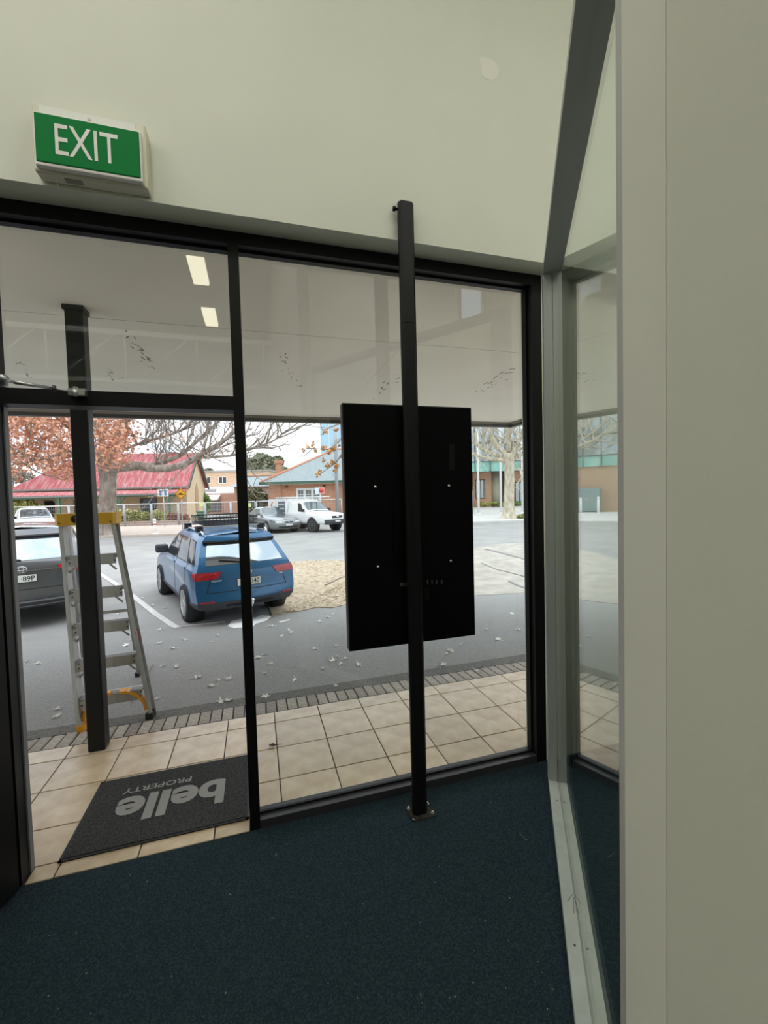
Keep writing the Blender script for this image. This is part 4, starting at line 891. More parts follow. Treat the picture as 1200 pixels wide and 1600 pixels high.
up0 = GP(512, 830); hu = face_cam(up0, math.radians(40)); uv_ = Vector((math.cos(hu), math.sin(hu), 0)); ul = up0-uv_*4.3; ul.z = gz(ul.y)
ute, cu_, PU_, nou = saloon('service_ute', 'white trade ute with a service body and ladders across the road', ul, hu, 1.0, UWH, True, 0.39, UTE, (0.95, 4.05))
PU_('bull_bumper', nou, [(-1.0, 0.02), (1.0, 0.02), (1.0, 1.9), (-1.0, 1.9)], PLAST, 0.02, 12, 5)
PU_('grille', nou, [(-0.45, 2.3), (0.45, 2.3), (0.45, 3.1), (-0.45, 3.1)], DARK, 0.02)
PU_('maker_badge', nou, [(-0.09, 2.55), (0.09, 2.55), (0.09, 2.9), (-0.09, 2.9)], CHROME, 0.03)
PU_('number_plate', nou, [(-0.22, 1.2), (0.22, 1.2), (0.22, 1.6), (-0.22, 1.6)], PLATE, 0.03)
MB().bbox((-0.15, -0.93, 0.72), (1.70, 0.93, 1.86), 0.03).build('service_body', UWH, ute, local=True)
MB().box((-0.2, -0.75, 0.5), (1.9, 0.75, 0.72)).build('chassis', DARK, ute, local=True)
for sg in (1, -1):
    MB().box((0.95, sg*0.93-0.01, 0.85), (1.62, sg*0.93+0.012, 1.72)).build('side_locker', mat('dark locker face', (0.12, 0.14, 0.16), 0.4), ute, local=True)
    for z in (1.0, 1.25, 1.5): MB().box((1.0, sg*0.945-0.006, z), (1.57, sg*0.945+0.008, z+0.1)).build('locker_strip', mat('grey locker strip', (0.5, 0.52, 0.54), 0.4), ute, local=True)
    pts = [(0.42+0.30*math.cos(a), 1.27+0.44*math.sin(a)) for a in [i*math.pi/10 for i in range(20)]]
    M_ = Matrix(((1, 0, 0, 0), (0, 0, sg, sg*0.935), (0, 1, 0, 0), (0, 0, 0, 1)))
    MB().prism(pts, 0, 0.006, M_).build('orange_logo', mat('orange livery', (0.80, 0.20, 0.03), 0.5), ute, local=True)
    pts = [(0.50+0.20*math.cos(a), 1.36+0.33*math.sin(a)) for a in [i*math.pi/10 for i in range(20)]]
    MB().prism(pts, 0.006, 0.010, M_).build('logo_cutout', UWH, ute, local=True)
    MB().bbox((0.55, sg*0.84-0.08, 0.45), (1.25, sg*0.84+0.08, 0.70), 0.02).build('mudguard', UWH, ute, local=True)
MB().box((0.0, -0.85, 1.87), (2.6, -0.80, 1.90)).box((0.0, 0.80, 1.87), (2.6, 0.85, 1.90)).box((0.1, -0.85, 1.87), (0.15, 0.85, 1.90)).box((2.4, -0.85, 1.87), (2.45, 0.85, 1.90)).build('roof_frame', mat('grey rack', (0.2, 0.21, 0.22), 0.5, metal=0.5), ute, local=True)
for y in (0.35, -0.1):
    ld_ = MB()
    for e_ in (-0.18, 0.18): ld_.box((-0.3, y+e_-0.02, 1.92), (3.9, y+e_+0.02, 1.98))
    for k in range(13): ld_.box((-0.2+0.32*k, y-0.16, 1.94), (-0.16+0.32*k, y+0.16, 1.97))
    lo_ = ld_.build('extension_ladder', WHITE, None, local=True); lo_.location = ute.location; lo_.rotation_euler = ute.rotation_euler
    tag(lo_, 'pale extension ladder on the %s side of the white ute roof rack' % ('far' if y > 0 else 'near'), 'ladder')
# --- white ute far left
wp = PX(62, 834, 24.5); hw = face_cam(wp, math.radians(7)); wv_ = Vector((math.cos(hw), math.sin(hw), 0)); wl = wp-wv_*4.6; wl.z = gz(wl.y)
ut2, cu2, PU2, nou2 = saloon('white_ute', 'white pickup parked facing us beyond the grey car', wl, hw, 1.0, UWH, True, 0.39, UTE, (0.95, 4.05))
PU2('grille', nou2, [(-0.42, 2.0), (0.42, 2.0), (0.42, 3.2), (-0.42, 3.2)], DARK, 0.02)
PU2('maker_badge', nou2, [(-0.09, 2.55), (0.09, 2.55), (0.09, 2.9), (-0.09, 2.9)], CHROME, 0.03)
MB().bbox((-0.1, -0.88, 0.6), (1.72, 0.88, 1.12), 0.03).build('tray', UWH, ut2, local=True)

# ------------------------------------------------------------------ buildings across the street (u right, v away in the view's ground frame)
RZ_FAR = -YAW
def far_thing(name, label, cat, u, v, z, turn=0.0, group=None): return thing(name, label, cat, UV(u, v, z), RZ_FAR+turn, group)
def L(mb, name, m, parent): return mb.build(name, m, parent, local=True)
GB = -0.32                                                              # street level there
# --- red roofed cottage
vC = 38.0
uR, zE = PU(291, 758, vC); uL, _ = PU(50, 757, vC); zRid = PU(200, 712, vC+3.2)[1]; zV1 = PU(200, 774, vC-2.2)[1]
RUST = mat('faded red iron roof', (0.34, 0.07, 0.075), 0.7, col2=(0.47, 0.29, 0.275), scale=2.0, detail=8, ramp=(0.42, 0.78), stretch=(4, 0.35, 0.5))
CREAM = mat('cream rendered wall', (0.66, 0.52, 0.34), 0.85, col2=(0.60, 0.46, 0.29), scale=3); GRN = mat('heritage green paint', (0.06, 0.16, 0.10), 0.5); GUT = mat('grey gutter', (0.20, 0.20, 0.19), 0.5)
co = far_thing('red_roof_cottage', 'cream cottage with faded red iron roof and verandah across the street', 'house', uR, vC, GB, math.radians(9))
Lw = uL-uR; dep = 6.4; ze = zE-GB; zr_ = zRid-GB; zv = zV1-GB
L(MB().box((Lw, 0, 0), (0, dep, ze)), 'wall', CREAM, co)
# gable end prism at the right
L(MB().add([(0, 0, ze), (0, dep, ze), (0, dep/2, zr_), (-0.25, 0, ze), (-0.25, dep, ze), (-0.25, dep/2, zr_)], [(0, 1, 2), (5, 4, 3), (0, 2, 5, 3), (2, 1, 4, 5), (1, 0, 3, 4)]), 'gable_wall', CREAM, co)
hip = 4.2
def roof_strip(p0, p1, q1, q0, n, parent, name, m):                     # corrugated sheet between two edges
    mb = MB(); p0, p1, q0, q1 = map(Vector, (p0, p1, q0, q1)); vs = []; nn = (p1-p0).cross(q0-p0).normalized()
    for k in range(2*n+1):
        t = k/(2*n); o = nn*(0.025 if k % 2 else -0.025); vs += [lerp(p0, p1, t)+o, lerp(q0, q1, t)+o]
    mb.add(vs, [(2*k, 2*k+2, 2*k+3, 2*k+1) for k in range(2*n)]); mb.add([v-nn*0.03 for v in vs], [(2*k, 2*k+1, 2*k+3, 2*k+2) for k in range(2*n)]); return L(mb, name, m, parent)
roof_strip((Lw-0.3, -0.35, ze-0.12), (0.3, -0.35, ze-0.12), (0.3, dep/2, zr_+0.08), (Lw+hip, dep/2, zr_+0.08), 70, co, 'main_roof', RUST)
roof_strip((0.3, dep+0.35, ze-0.12), (Lw-0.3, dep+0.35, ze-0.12), (Lw+hip, dep/2, zr_+0.08), (0.3, dep/2, zr_+0.08), 70, co, 'main_roof', RUST)
roof_strip((Lw-0.3, dep+0.35, ze-0.12), (Lw-0.3, -0.35, ze-0.12), (Lw+hip, dep/2, zr_+0.08), (Lw+hip, dep/2, zr_+0.08), 20, co, 'hip_roof', RUST)
L(MB().bar((0.32, -0.35, ze-0.2), (0.32, dep/2, zr_+0.0), 0.08, 0.28), 'barge_board', mat('dark green barge board', (0.07, 0.09, 0.07), 0.6), co)
L(MB().bar((0.32, dep+0.35, ze-0.2), (0.32, dep/2, zr_+0.0), 0.08, 0.28), 'barge_board', mat('dark green barge board', (0.07, 0.09, 0.07), 0.6), co)
L(MB().box((Lw-0.35, -0.47, ze-0.24), (0.3, -0.33, ze-0.10)), 'gutter', GUT, co)
roof_strip((Lw-1.8, -2.3, zv+0.10), (0.25, -2.3, zv+0.10), (0.25, -0.1, ze-0.30), (Lw-0.2, -0.1, ze-0.30), 74, co, 'verandah_roof', RUST)
L(MB().box((Lw-1.8, -2.42, zv-0.04), (0.25, -2.28, zv+0.08)), 'gutter', GUT, co)
L(MB().box((Lw-1.8, -2.28, zv-0.14), (0.2, -2.16, zv-0.02)), 'verandah_beam', GRN, co)
for px in (40, 122, 205, 277):
    xx = (px-291)/F_PX*(vC-2.2); ps = L(MB().box((xx-0.07, -2.3, 0), (xx+0.07, -2.16, zv)), 'verandah_post', GRN, co)
    for sg in (1, -1): MB().bar((xx, -2.23, zv-0.65), (xx+sg*0.55, -2.23, zv-0.10), 0.05, 0.10, (0, 1, 0)).build('bracket', GRN, ps, local=True)
for px0_, px1_, kd in ((175, 187, 'window'), (225, 246, 'door'), (132, 142, 'window'), (92, 104, 'window')):
    a, b = (px0_-291)/F_PX*vC, (px1_-291)/F_PX*vC
    f_ = L(MB().box((a-0.08, -0.05, 0.05 if kd == 'door' else 0.8), (b+0.08, 0.0, 2.25)), kd, mat('brown joinery', (0.16, 0.10, 0.06), 0.6), co); L(MB().box((a, -0.07, 0.1 if kd == 'door' else 0.88), (b, -0.04, 2.17)), 'pane', CGD, f_)
# pointed gable window
gw = [(dep/2-0.5, 0.8), (dep/2+0.5, 0.8), (dep/2+0.5, 2.6), (dep/2+0.3, 3.2), (dep/2, 3.6), (dep/2-0.3, 3.2), (dep/2-0.5, 2.6)]
L(MB().prism(gw, 0.0, 0.06, Matrix(((0, 0, 1, 0), (1, 0, 0, 0), (0, 1, 0, 0), (0, 0, 0, 1)))), 'arched_window', mat('tan louvre', (0.42, 0.30, 0.17), 0.7), co)
L(MB().box((-2.2, dep/2-0.35, zr_-0.3), (-1.5, dep/2+0.35, zr_+0.15)), 'ridge_block', RUST, co)
# --- cream brick two storey shop further back
vM = 62.0
u0, zt = PU(304, 739, vM); u1, _ = PU(420, 739, vM); zmid = PU(330, 761, vM)[1]
mbk = brick_mat('buff brickwork', (0.52, 0.33, 0.19), (0.60, 0.40, 0.25), (0.55, 0.48, 0.40), 0.5, 0.17, 0.02)
sh = far_thing('brick_shop', 'buff brick two storey shop seen between the cottage and the brick house', 'building', u0, vM, GB-0.1)
wS, hS = u1-u0, zt-GB+0.1; f1 = zmid-GB+0.1
L(MB().box((0, 0, 0), (wS, 8, hS)), 'wall', mbk, sh); L(MB().box((-0.1, -0.1, hS), (wS+0.1, 8.1, hS+0.25)), 'parapet', mat('grey coping', (0.35, 0.32, 0.29), 0.8), sh)
for a, b in ((317, 328), (341, 353), (377, 388)):
    x0, x1 = (a-304)/F_PX*vM, (b-304)/F_PX*vM; zz0, zz1 = PU(a, 756, vM)[1]-GB+0.1, PU(a, 745, vM)[1]-GB+0.1
    f_ = L(MB().box((x0, -0.06, zz0), (x1, 0, zz1)), 'window', WHITE, sh)
    for k in range(2): L(MB().box((x0+0.08+k*(x1-x0)/2, -0.08, zz0+0.08), (x0-0.02+(k+1)*(x1-x0)/2, -0.05, zz1-0.08)), 'pane', CGD, f_)
L(MB().box((-0.4, -3.0, f1-1.0), (wS, 0, f1-0.05)), 'front_parapet', mat('white painted front', (0.78, 0.77, 0.74), 0.7), sh)
L(MB().box((1.2, -3.0, 0), (wS, -0.5, f1-1.0)), 'shop_wall', brick_mat('red shop brick', (0.36, 0.15, 0.09), (0.42, 0.19, 0.12), (0.4, 0.33, 0.27), 0.5, 0.17, 0.02), sh)
za, zb_ = PU(330, 780, vM-3)[1]-GB+0.1, PU(330, 773, vM-3)[1]-GB+0.1
L(MB().add([(1.6, -3.0, zb_), (4.8, -3.0, zb_), (4.8, -4.2, za), (1.6, -4.2, za), (1.6, -3.0, zb_-0.1), (4.8, -3.0, zb_-0.1), (4.8, -4.2, za-0.2), (1.6, -4.2, za-0.2)], [(0, 1, 2, 3), (4, 7, 6, 5), (3, 2, 6, 7), (0, 3, 7, 4), (1, 5, 6, 2)]), 'shop_awning', mat('pale pink awning', (0.72, 0.56, 0.54), 0.8), sh)
f_ = L(MB().box((1.6, -3.06, 0.4), (4.8, -3.0, za-0.25)), 'shop_window', mat('brown joinery', (0.16, 0.10, 0.06), 0.6), sh)
for k in range(4): L(MB().box((1.68+k*0.78, -3.1, 0.5), (2.38+k*0.78, -3.05, za-0.3)), 'pane', mat('shop glass', (0.12, 0.13, 0.14), 0.1, spec=0.9), f_)
L(MB().box((2.2, -3.05, f1-0.75), (4.2, -3.0, f1-0.40)), 'shop_sign', mat('grey sign', (0.35, 0.35, 0.35), 0.6), sh)
# --- slate roofed building between (behind the mullion)
vS = 50.0
SLATE = mat('blue grey slate', (0.19, 0.225, 0.235), 0.65, col2=(0.27, 0.31, 0.32), scale=6, detail=6, stretch=(1, 1, 4)); TERRA = mat('terracotta ridge', (0.55, 0.24, 0.14), 0.7)
u0, z0 = PU(366, 761, vS); u1, z1 = PU(420, 743, vS+3)
sb_ = far_thing('slate_hall', 'low hall with a grey slate roof behind the shrub', 'building', u0, vS, GB); ww = u1-u0+3
L(MB().box((0, 0, 0), (ww, 8, z0-GB)), 'wall', mat('dim brick', (0.35, 0.22, 0.15), 0.9), sb_)
L(MB().add([(-0.3, -0.3, z0-GB), (ww, -0.3, z0-GB), (ww, 4, z1-GB), (-0.3, 4, z1-GB), (ww, 8.3, z0-GB), (-0.3, 8.3, z0-GB)], [(0, 1, 2, 3), (3, 2, 4, 5), (0, 3, 5), (1, 4, 2), (0, 5, 4, 1)]), 'roof', SLATE, sb_)
L(MB().box((-0.2, 3.9, z1-GB), (ww, 4.1, z1-GB+0.12)), 'ridge_cap', TERRA, sb_)
# --- red brick house with slate hip roof
vB = 34.0
RB2 = brick_mat('red house brick', (0.46, 0.15, 0.065), (0.55, 0.21, 0.10), (0.52, 0.40, 0.30), 0.25, 0.088, 0.012)
u0, zw = PU(421, 754, vB); u1, _ = PU(526, 754, vB); ue, _ = PU(411, 752, vB-0.5)
bh = far_thing('brick_house', 'red brick house with a blue grey slate hip roof and chimney', 'house', u0, vB, GB)
wH = u1-u0; hH = zw-GB; dH = 9.0
L(MB().box((0, 0, 0), (wH, dH, hH)), 'wall', RB2, bh)
L(MB().box((0, -0.12, 0), (0.9, 0.0, hH-0.1)), 'wall_pier', RB2, bh)
eo = 0.55; zrt = PU(520, 702, vB+4.5)[1]-GB
L(MB().add([(-eo, -eo, hH), (wH+eo, -eo, hH), (wH+eo, dH+eo, hH), (-eo, dH+eo, hH), (dH/2+0.3, dH/2, zrt), (wH+eo, dH/2, zrt)], [(0, 1, 5, 4), (3, 0, 4), (2, 3, 4, 5), (1, 2, 5), (0, 3, 2, 1)]), 'roof', SLATE, bh)
for a in ((-eo, -eo, hH), (-eo, dH+eo, hH)): L(MB().tube([a, (dH/2+0.3, dH/2, zrt)], 0.11, 8), 'ridge_cap', TERRA, bh)
L(MB().tube([(dH/2+0.3, dH/2, zrt), (wH+eo, dH/2, zrt)], 0.11, 8), 'ridge_cap', TERRA, bh)
L(MB().box((-eo-0.06, -eo-0.12, hH-0.16), (wH+eo, -eo+0.02, hH+0.02)), 'gutter', mat('dark green gutter', (0.05, 0.12, 0.08), 0.5), bh)
L(MB().box((-eo-0.12, -eo-0.12, hH-0.16), (-eo+0.02, dH+eo, hH+0.02)), 'gutter', mat('dark green gutter', (0.05, 0.12, 0.08), 0.5), bh)
L(MB().box((-eo, -eo+0.02, hH-0.2), (wH+eo, 0.02, hH-0.14)), 'eave_lining', mat('cream eave', (0.62, 0.58, 0.48), 0.7), bh)
uc0, zc1 = PU(430, 719, vB+5); uc1, zc0 = PU(439, 745, vB+5)
ch = L(MB().box((uc0-u0, 5, hH), (uc1-u0, 5.6, zc1-GB)), 'chimney', RB2, bh); L(MB().box((uc0-u0-0.08, 4.92, zc1-GB-0.3), (uc1-u0+0.08, 5.68, zc1-GB)), 'chimney_cap', RB2, ch)
uw0, zw1 = PU(464, 765, vB); uw1, zw0 = PU(501, 787, vB); a, b = uw0-u0, uw1-u0
wn = L(MB().box((a-0.07, -0.06, zw0-GB-0.07), (b+0.07, 0.0, zw1-GB+0.1)), 'window', WHITE, bh)
for k in range(6):
    x0 = a+(b-a)*(k//2)/3+0.10+(k % 2)*((b-a)/3-0.2)*0.52; x1 = x0+((b-a)/3-0.2)*0.46
    for j in range(3):
        zz = zw0-GB+0.06+(zw1-zw0-0.06)*j/3; L(MB().box((x0, -0.08, zz), (x1, -0.055, zz+(zw1-zw0)/3-0.08)), 'pane', mat('dim house glass', (0.16, 0.17, 0.17), 0.15), wn)
for px in (448, 506): 
    q = (px-421)/F_PX*vB; L(MB().box((q-0.12, -0.03, hH-0.42), (q+0.12, 0.02, hH-0.30)), 'wall_vent', DARK, bh)
# --- council building right: brick base, green spandrel glass, glazed upper floors
vR = 41.0
u0 = PU(600, 760, vR)[0]; uM = PU(733, 760, vR)[0]; u1 = PU(1010, 760, vR)[0]
zg0, zg1 = PU(760, 738, vR)[1], PU(760, 724, vR)[1]
CBR = brick_mat('brown council brick', (0.40, 0.21, 0.115), (0.48, 0.27, 0.16), (0.52, 0.42, 0.33), 0.3, 0.1, 0.014)
cb = far_thing('council_building', 'long brick and glass civic building behind the plane tree', 'building', u0, vR, GB)
B = lambda a, b, n, m, par=cb: L(MB().box(a, b), n, m, par)
wC = u1-u0; xm = uM-u0; g0, g1 = zg0-GB, zg1-GB; top = g1+7.0
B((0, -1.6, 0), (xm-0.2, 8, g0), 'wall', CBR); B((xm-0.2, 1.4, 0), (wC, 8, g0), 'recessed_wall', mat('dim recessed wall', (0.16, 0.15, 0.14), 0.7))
ORB = brick_mat('orange council brick', (0.50, 0.24, 0.12), (0.56, 0.30, 0.17), (0.55, 0.43, 0.33), 0.3, 0.1, 0.014)
xq = lambda px: (px-600)/F_PX*vR
for a, b in ((738, 767), (802, 830), (850, 900)):
    B((xq(a), -0.2, 0), (xq(b), 1.6, g0), 'brick_bay', ORB)
def win(a, b, z0, z1, y):
    w_ = B((a, y-0.05, z0), (b, y, z1), 'window', DARK); n_ = 2
    for k in range(n_): L(MB().box((a+0.06+k*(b-a)/n_, y-0.07, z0+0.06), (a-0.02+(k+1)*(b-a)/n_, y-0.045, z1-0.06)), 'pane', CGL, w_)
win(xq(742), xq(757), 1.4, 3.2, -0.2); win(xq(803), xq(816), 0.9, 2.9, -0.2); win(xq(770), xq(790), 0.7, 1.5, 1.4); win(xq(770), xq(790), 1.8, 3.0, 1.4); win(xq(830), xq(848), 0.7, 3.0, 1.4)
for px in (774, 842): L(MB().lathe([(0.42, 0), (0.42, g0)], (xq(px), -0.1, 0), (0, 0, 1), 18), 'column', mat('olive grey column', (0.36, 0.34, 0.25), 0.7), cb)
GSP = mat('green spandrel glass', (0.12, 0.36, 0.29), 0.12, col2=(0.30, 0.55, 0.48), scale=0.8, spec=0.9)
MULL = mat('slim dark mullion', (0.10, 0.11, 0.12), 0.5)
SKG = mat('sky reflecting curtain glass', (0.55, 0.62, 0.66), 0.06, metal=0.8, col2=(0.38, 0.46, 0.50), scale=0.5)
n_ = 18; pw = wC/n_
for k in range(n_):
    x0, x1 = k*pw, (k+1)*pw
    B((x0+0.03, -1.75, g0), (x1-0.03, -1.6, g1), 'spandrel_panel', GSP)
    for j in range(4): B((x0+0.03, -1.72, g1+0.1+j*1.75), (x1-0.03, -1.6, g1+1.70+j*1.75), 'pane', SKG)
    B((x0-0.04, -1.82, g0), (x0+0.04, -1.58, top), 'mullion', MULL)
for j in range(5): B((0, -1.80, g1+j*1.75), (wC, -1.58, g1+0.09+j*1.75), 'transom', MULL)
B((0, -1.6, g0), (wC, 8, top), 'core', mat('dark interior', (0.10, 0.11, 0.12), 0.8)); B((-0.2, -1.8, top), (wC+0.2, 8, top+0.3), 'roof_edge', MULL)
for px, tx in ((686, 'A'),):
    for k in range(3): L(MB().bar((xq(px)+k*0.28, -1.63, 3.30), (xq(px)+0.1+k*0.28, -1.63, 3.55), 0.05, 0.02, (0, 1, 0)), 'wall_letter', mat('gold letter', (0.75, 0.62, 0.15), 0.4), cb)
# planter wall, hedge
pw_ = far_thing('planter_wall', 'low white planter wall in front of the civic building', 'wall', xq(735)*0.0+PU(737, 800, 38.6)[0], 38.6, GB)
L(MB().box((0, 0, 0), (9.0, 0.3, 0.55)), 'wall_face', mat('white render', (0.72, 0.71, 0.67), 0.8), pw_); L(MB().box((-0.05, -0.05, 0.55), (9.05, 0.35, 0.62)), 'coping', mat('pale footpath concrete', (0.5, 0.5, 0.5)), pw_)
# far footpath and kerb
def far_slab(name, u0, u1, v0, v1, h, m, label):
    t = tag(MB().box((u0, v0, -0.3), (u1, v1, h)).build(name, m, None, local=True), label, kind='structure'); t.location = (0, 0, GB); t.rotation_euler = (0, 0, RZ_FAR); return t
vk = GP(770, 816).dot(V_AX)
far_slab('far_footpath', PU(590, 816, vk)[0], 40, vk, vR+2, 0.10, CONC, 'pale concrete footpath in front of the civic building')
vkl = GP(250, 838).dot(V_AX)
far_slab('far_verge', -34, PU(330, 838, vkl)[0], vkl, 37.5, 0.12, mat('pinkish footpath', (0.50, 0.42, 0.36), 0.9, col2=(0.42, 0.36, 0.30), scale=3), 'pale footpath and verge in front of the cottage')
# --- glass tower far behind
vT = 85.0; u0, zt_ = PU(500, 655, vT); u1, _ = PU(530, 700, vT)
tw = far_thing('glass_tower', 'pale blue glass office block far behind the brick house', 'building', u0, vT, GB); wT = u1-u0+3; hT = zt_-GB+6
L(MB().box((0, 0, 0), (wT, 10, hT)), 'core', mat('pale blue glass', (0.42, 0.60, 0.72), 0.15, metal=0.2), tw)
for k in range(6): L(MB().box((-0.05, -0.08, hT*(k+1)/6-0.15), (wT, 0, hT*(k+1)/6)), 'floor_band', mat('pale band', (0.62, 0.70, 0.75), 0.4), tw)
for k in range(5): L(MB().box((k*wT/4-0.08, -0.1, 0), (k*wT/4+0.08, 0, hT)), 'mullion', mat('pale band', (0.62, 0.70, 0.75), 0.4), tw)

# ------------------------------------------------------------------ poles, signs, fence
GAL = mat('galvanised steel', (0.45, 0.47, 0.48), 0.45, metal=0.5)
def pole(name, label, cat, px, py_base, v, py_top, r, m, off=0.0):
    b = PX(px, py_base, v); b.z = gz(b.y)+off; t = PX(px, py_top, v).z
    o = thing(name, label, cat, b); L(MB().tube([(0, 0, 0), (0, 0, t-b.z)], [r, r*0.85], 12), 'shaft', m, o); L(MB().lathe([(r*2.2, 0), (r*2.2, 0.04), (r*1.2, 0.06)], (0, 0, 0), (0, 0, 1), 12), 'foot_plate', m, o); return o, t-b.z
lp_, h_ = pole('light_pole', 'grey street light column beside the brick house', 'pole', 527.5, 800, 31.5, 560, 0.13, GAL); L(MB().tube([(0, 0, h_), (-0.6, 0.3, h_+0.3), (-1.6, 0.6, h_+0.4)], 0.06, 8), 'arm', GAL, lp_)
L(MB().bbox((-2.1, 0.45, h_+0.32), (-1.5, 0.8, h_+0.45), 0.03), 'lamp_head', GAL, lp_)
for px, lb in ((748, 'white flagpole nearest the screen'), (783, 'white flagpole just left of the plane tree trunk'), (816.5, 'white flagpole beside the window jamb')):
    fp, h_ = pole('flagpole', lb+' before the civic building', 'flagpole', px, 800, 37.6, 560, 0.10, WHITE, 0.1); L(MB().lathe([(0.02, 0), (0.14, 0.07), (0.14, 0.12), (0.02, 0.2)], (0, 0, h_), (0, 0, 1), 12), 'finial', WHITE, fp); fp['group'] = 'flagpoles'
def sign_plate(o, p, w, h, m, name='sign_plate', par=None):            # faces the eye
    M_ = frame3(p, U_AX, (0, 0, 1)); return MB().bbox((-w/2, -h/2, 0), (w/2, h/2, 0.02), 0.004, M_).build(name, m, par or o, local=True)
# parking sign
vs_ = 30.2; s1, h_ = pole('parking_sign', 'blue and white parking sign on a thin post before the hedge', 'sign', 258, 832, vs_, 765, 0.03, GAL, 0.12)
hh = PX(257, 770, vs_).z-s1.location.z; e_ = F_PX/vs_
sp_ = sign_plate(s1, Vector((0, 0, hh))-V_AX*0.05, 16.5/e_, 11.5/e_, WHITE)
sign_plate(s1, Vector((0, 0, hh))-V_AX*0.075+U_AX*(-3.5/e_), 3.2/e_, 8/e_, mat('sign blue', (0.06, 0.20, 0.45), 0.5), 'symbol_panel', sp_); sign_plate(s1, Vector((0, 0, hh))-V_AX*0.075+U_AX*(4/e_), 3.0/e_, 8/e_, mat('sign blue', (0.06, 0.20, 0.45), 0.5), 'symbol_panel', sp_)
# speed hump diamond
vd = 27.0; s2, h_ = pole('hump_sign', 'yellow diamond speed hump warning sign on a post', 'sign', 286, 838, vd, 762, 0.035, GAL); e_ = F_PX/vd; hh = PX(284, 771.5, vd).z-s2.location.z
YS = mat('warning sign yellow', (0.85, 0.42, 0.02), 0.5)
c0 = Vector((0, 0, hh))-V_AX*0.06; rr = 9.4/e_
Md = frame3(c0, U_AX, (0, 0, 1))
dmd = MB().prism([(0, -rr), (rr, 0), (0, rr), (-rr, 0)], 0, 0.02, Md).build('sign_plate', YS, s2, local=True)
m_ = MB(); k_ = 0.88
for a, b in (((0, -1), (1, 0)), ((1, 0), (0, 1)), ((0, 1), (-1, 0)), ((-1, 0), (0, -1))): m_.bar(Md @ Vector((a[0]*rr*k_, a[1]*rr*k_, 0.022)), Md @ Vector((b[0]*rr*k_, b[1]*rr*k_, 0.022)), 0.025, 0.006, V_AX)
m_.build('border', INK, dmd, local=True)
hp = [(-0.55*rr+1.1*rr*i/14, -0.12*rr+0.26*rr*math.sin(math.pi*i/14)**1.5) for i in range(15)]; MB().prism(hp[::-1]+[(-0.55*rr, -0.18*rr), (0.55*rr, -0.18*rr)], 0.02, 0.026, Md).build('hump_symbol', INK, dmd, local=True)
# no parking sign
vn = 31.0; s3, h_ = pole('no_parking_sign', 'white plate and red ringed sign on a post behind the white ute', 'sign', 501, 828, vn, 760, 0.03, GAL); e_ = F_PX/vn; hh = PX(501, 767, vn).z-s3.location.z
sign_plate(s3, Vector((0, 0, hh))-V_AX*0.05+U_AX*(-3.3/e_), 6.4/e_, 10.5/e_, mat('pale blue plate', (0.70, 0.80, 0.84), 0.5))
q = Vector((0, 0, hh+0.02))-V_AX*0.07+U_AX*(3.6/e_)
rs = sign_plate(s3, q, 8.6/e_, 10/e_, mat('pale red plate', (0.75, 0.35, 0.30), 0.5)); MB().lathe([(3.6/e_, 0), (3.6/e_, 0.025)], q, -V_AX, 20).build('red_disc', mat('sign red', (0.70, 0.05, 0.04), 0.5), rs, local=True)
# white bollard by the far kerb
bo, h_ = pole('bollard', 'short white bollard at the far kerb below the hedge', 'bollard', 242.5, 838, vkl+0.4, 814, 0.09, WHITE, 0.1); L(MB().lathe([(0.095, 0), (0.1, 0.05), (0.05, 0.14)], (0, 0, h_), (0, 0, 1), 12), 'cap', WHITE, bo); L(MB().lathe([(0.093, 0), (0.093, 0.09)], (0, 0, h_*0.7), (0, 0, 1), 12), 'band', mat('red band', (0.5, 0.05, 0.04), 0.5), bo)
# temporary fence panels
vf = 32.0; ptx = [14, 60, 107, 150, 194, 236, 278, 320, 360, 399, 452, 500, 534]
for i in range(len(ptx)-1):
    a = PX(ptx[i], 790-0.024*ptx[i]+3, vf); b = PX(ptx[i+1], 790-0.024*ptx[i+1]+3, vf); a2, b2 = Vector((a.x, a.y, gz(a.y)+0.12)), Vector((b.x, b.y, gz(b.y)+0.12))
    nm = ['at the far left behind the white pickup', 'behind the white pickup', 'left of the awning post', 'behind the awning post', 'behind the tree trunk', 'in front of the yellow green hedge', 'behind the parking sign', 'right of the speed hump sign', 'behind the roof basket', 'behind the mullion', 'behind the silver sedan', 'behind the white ute'][i]
    fn = thing('temporary_fence', 'temporary wire fence panel '+nm, 'fence', (a2+b2)/2, group='temporary fence panels'); O = fn.location; fn.location.z = a2.z
    d_ = (b2-a2)*0.02
    for p, q in ((a2+d_, a+d_), (b2-d_, b-d_)): MB().tube([p, q], 0.035, 8).build('upright', GAL, fn)
    MB().tube([a+d_, b-d_], 0.032, 8).build('top_rail', mat('pale pipe', (0.7, 0.71, 0.7), 0.4), fn); MB().tube([a2+d_+Vector((0, 0, 0.15)), b2-d_+Vector((0, 0, 0.15))], 0.025, 8).build('bottom_rail', GAL, fn)
    m_ = MB()
    for k in range(1, 16): m_.tube([lerp(a2, b2, k/16)+Vector((0, 0, 0.15)), lerp(a, b, k/16)], 0.006, 4)
    for k in range(1, 6): m_.tube([lerp(a2, a, k/6), lerp(b2, b, k/6)], 0.006, 4)
    m_.build('wire_infill', GAL, fn)['kind'] = 'stuff'
    for sg, p in ((1, a2),): MB().box((0.02, -0.07, -0.12), (0.3, 0.07, 0.02), Matrix.Translation(p+d_*sg)).build('fence_foot', mat('concrete block', (0.4, 0.39, 0.37), 0.9), fn)
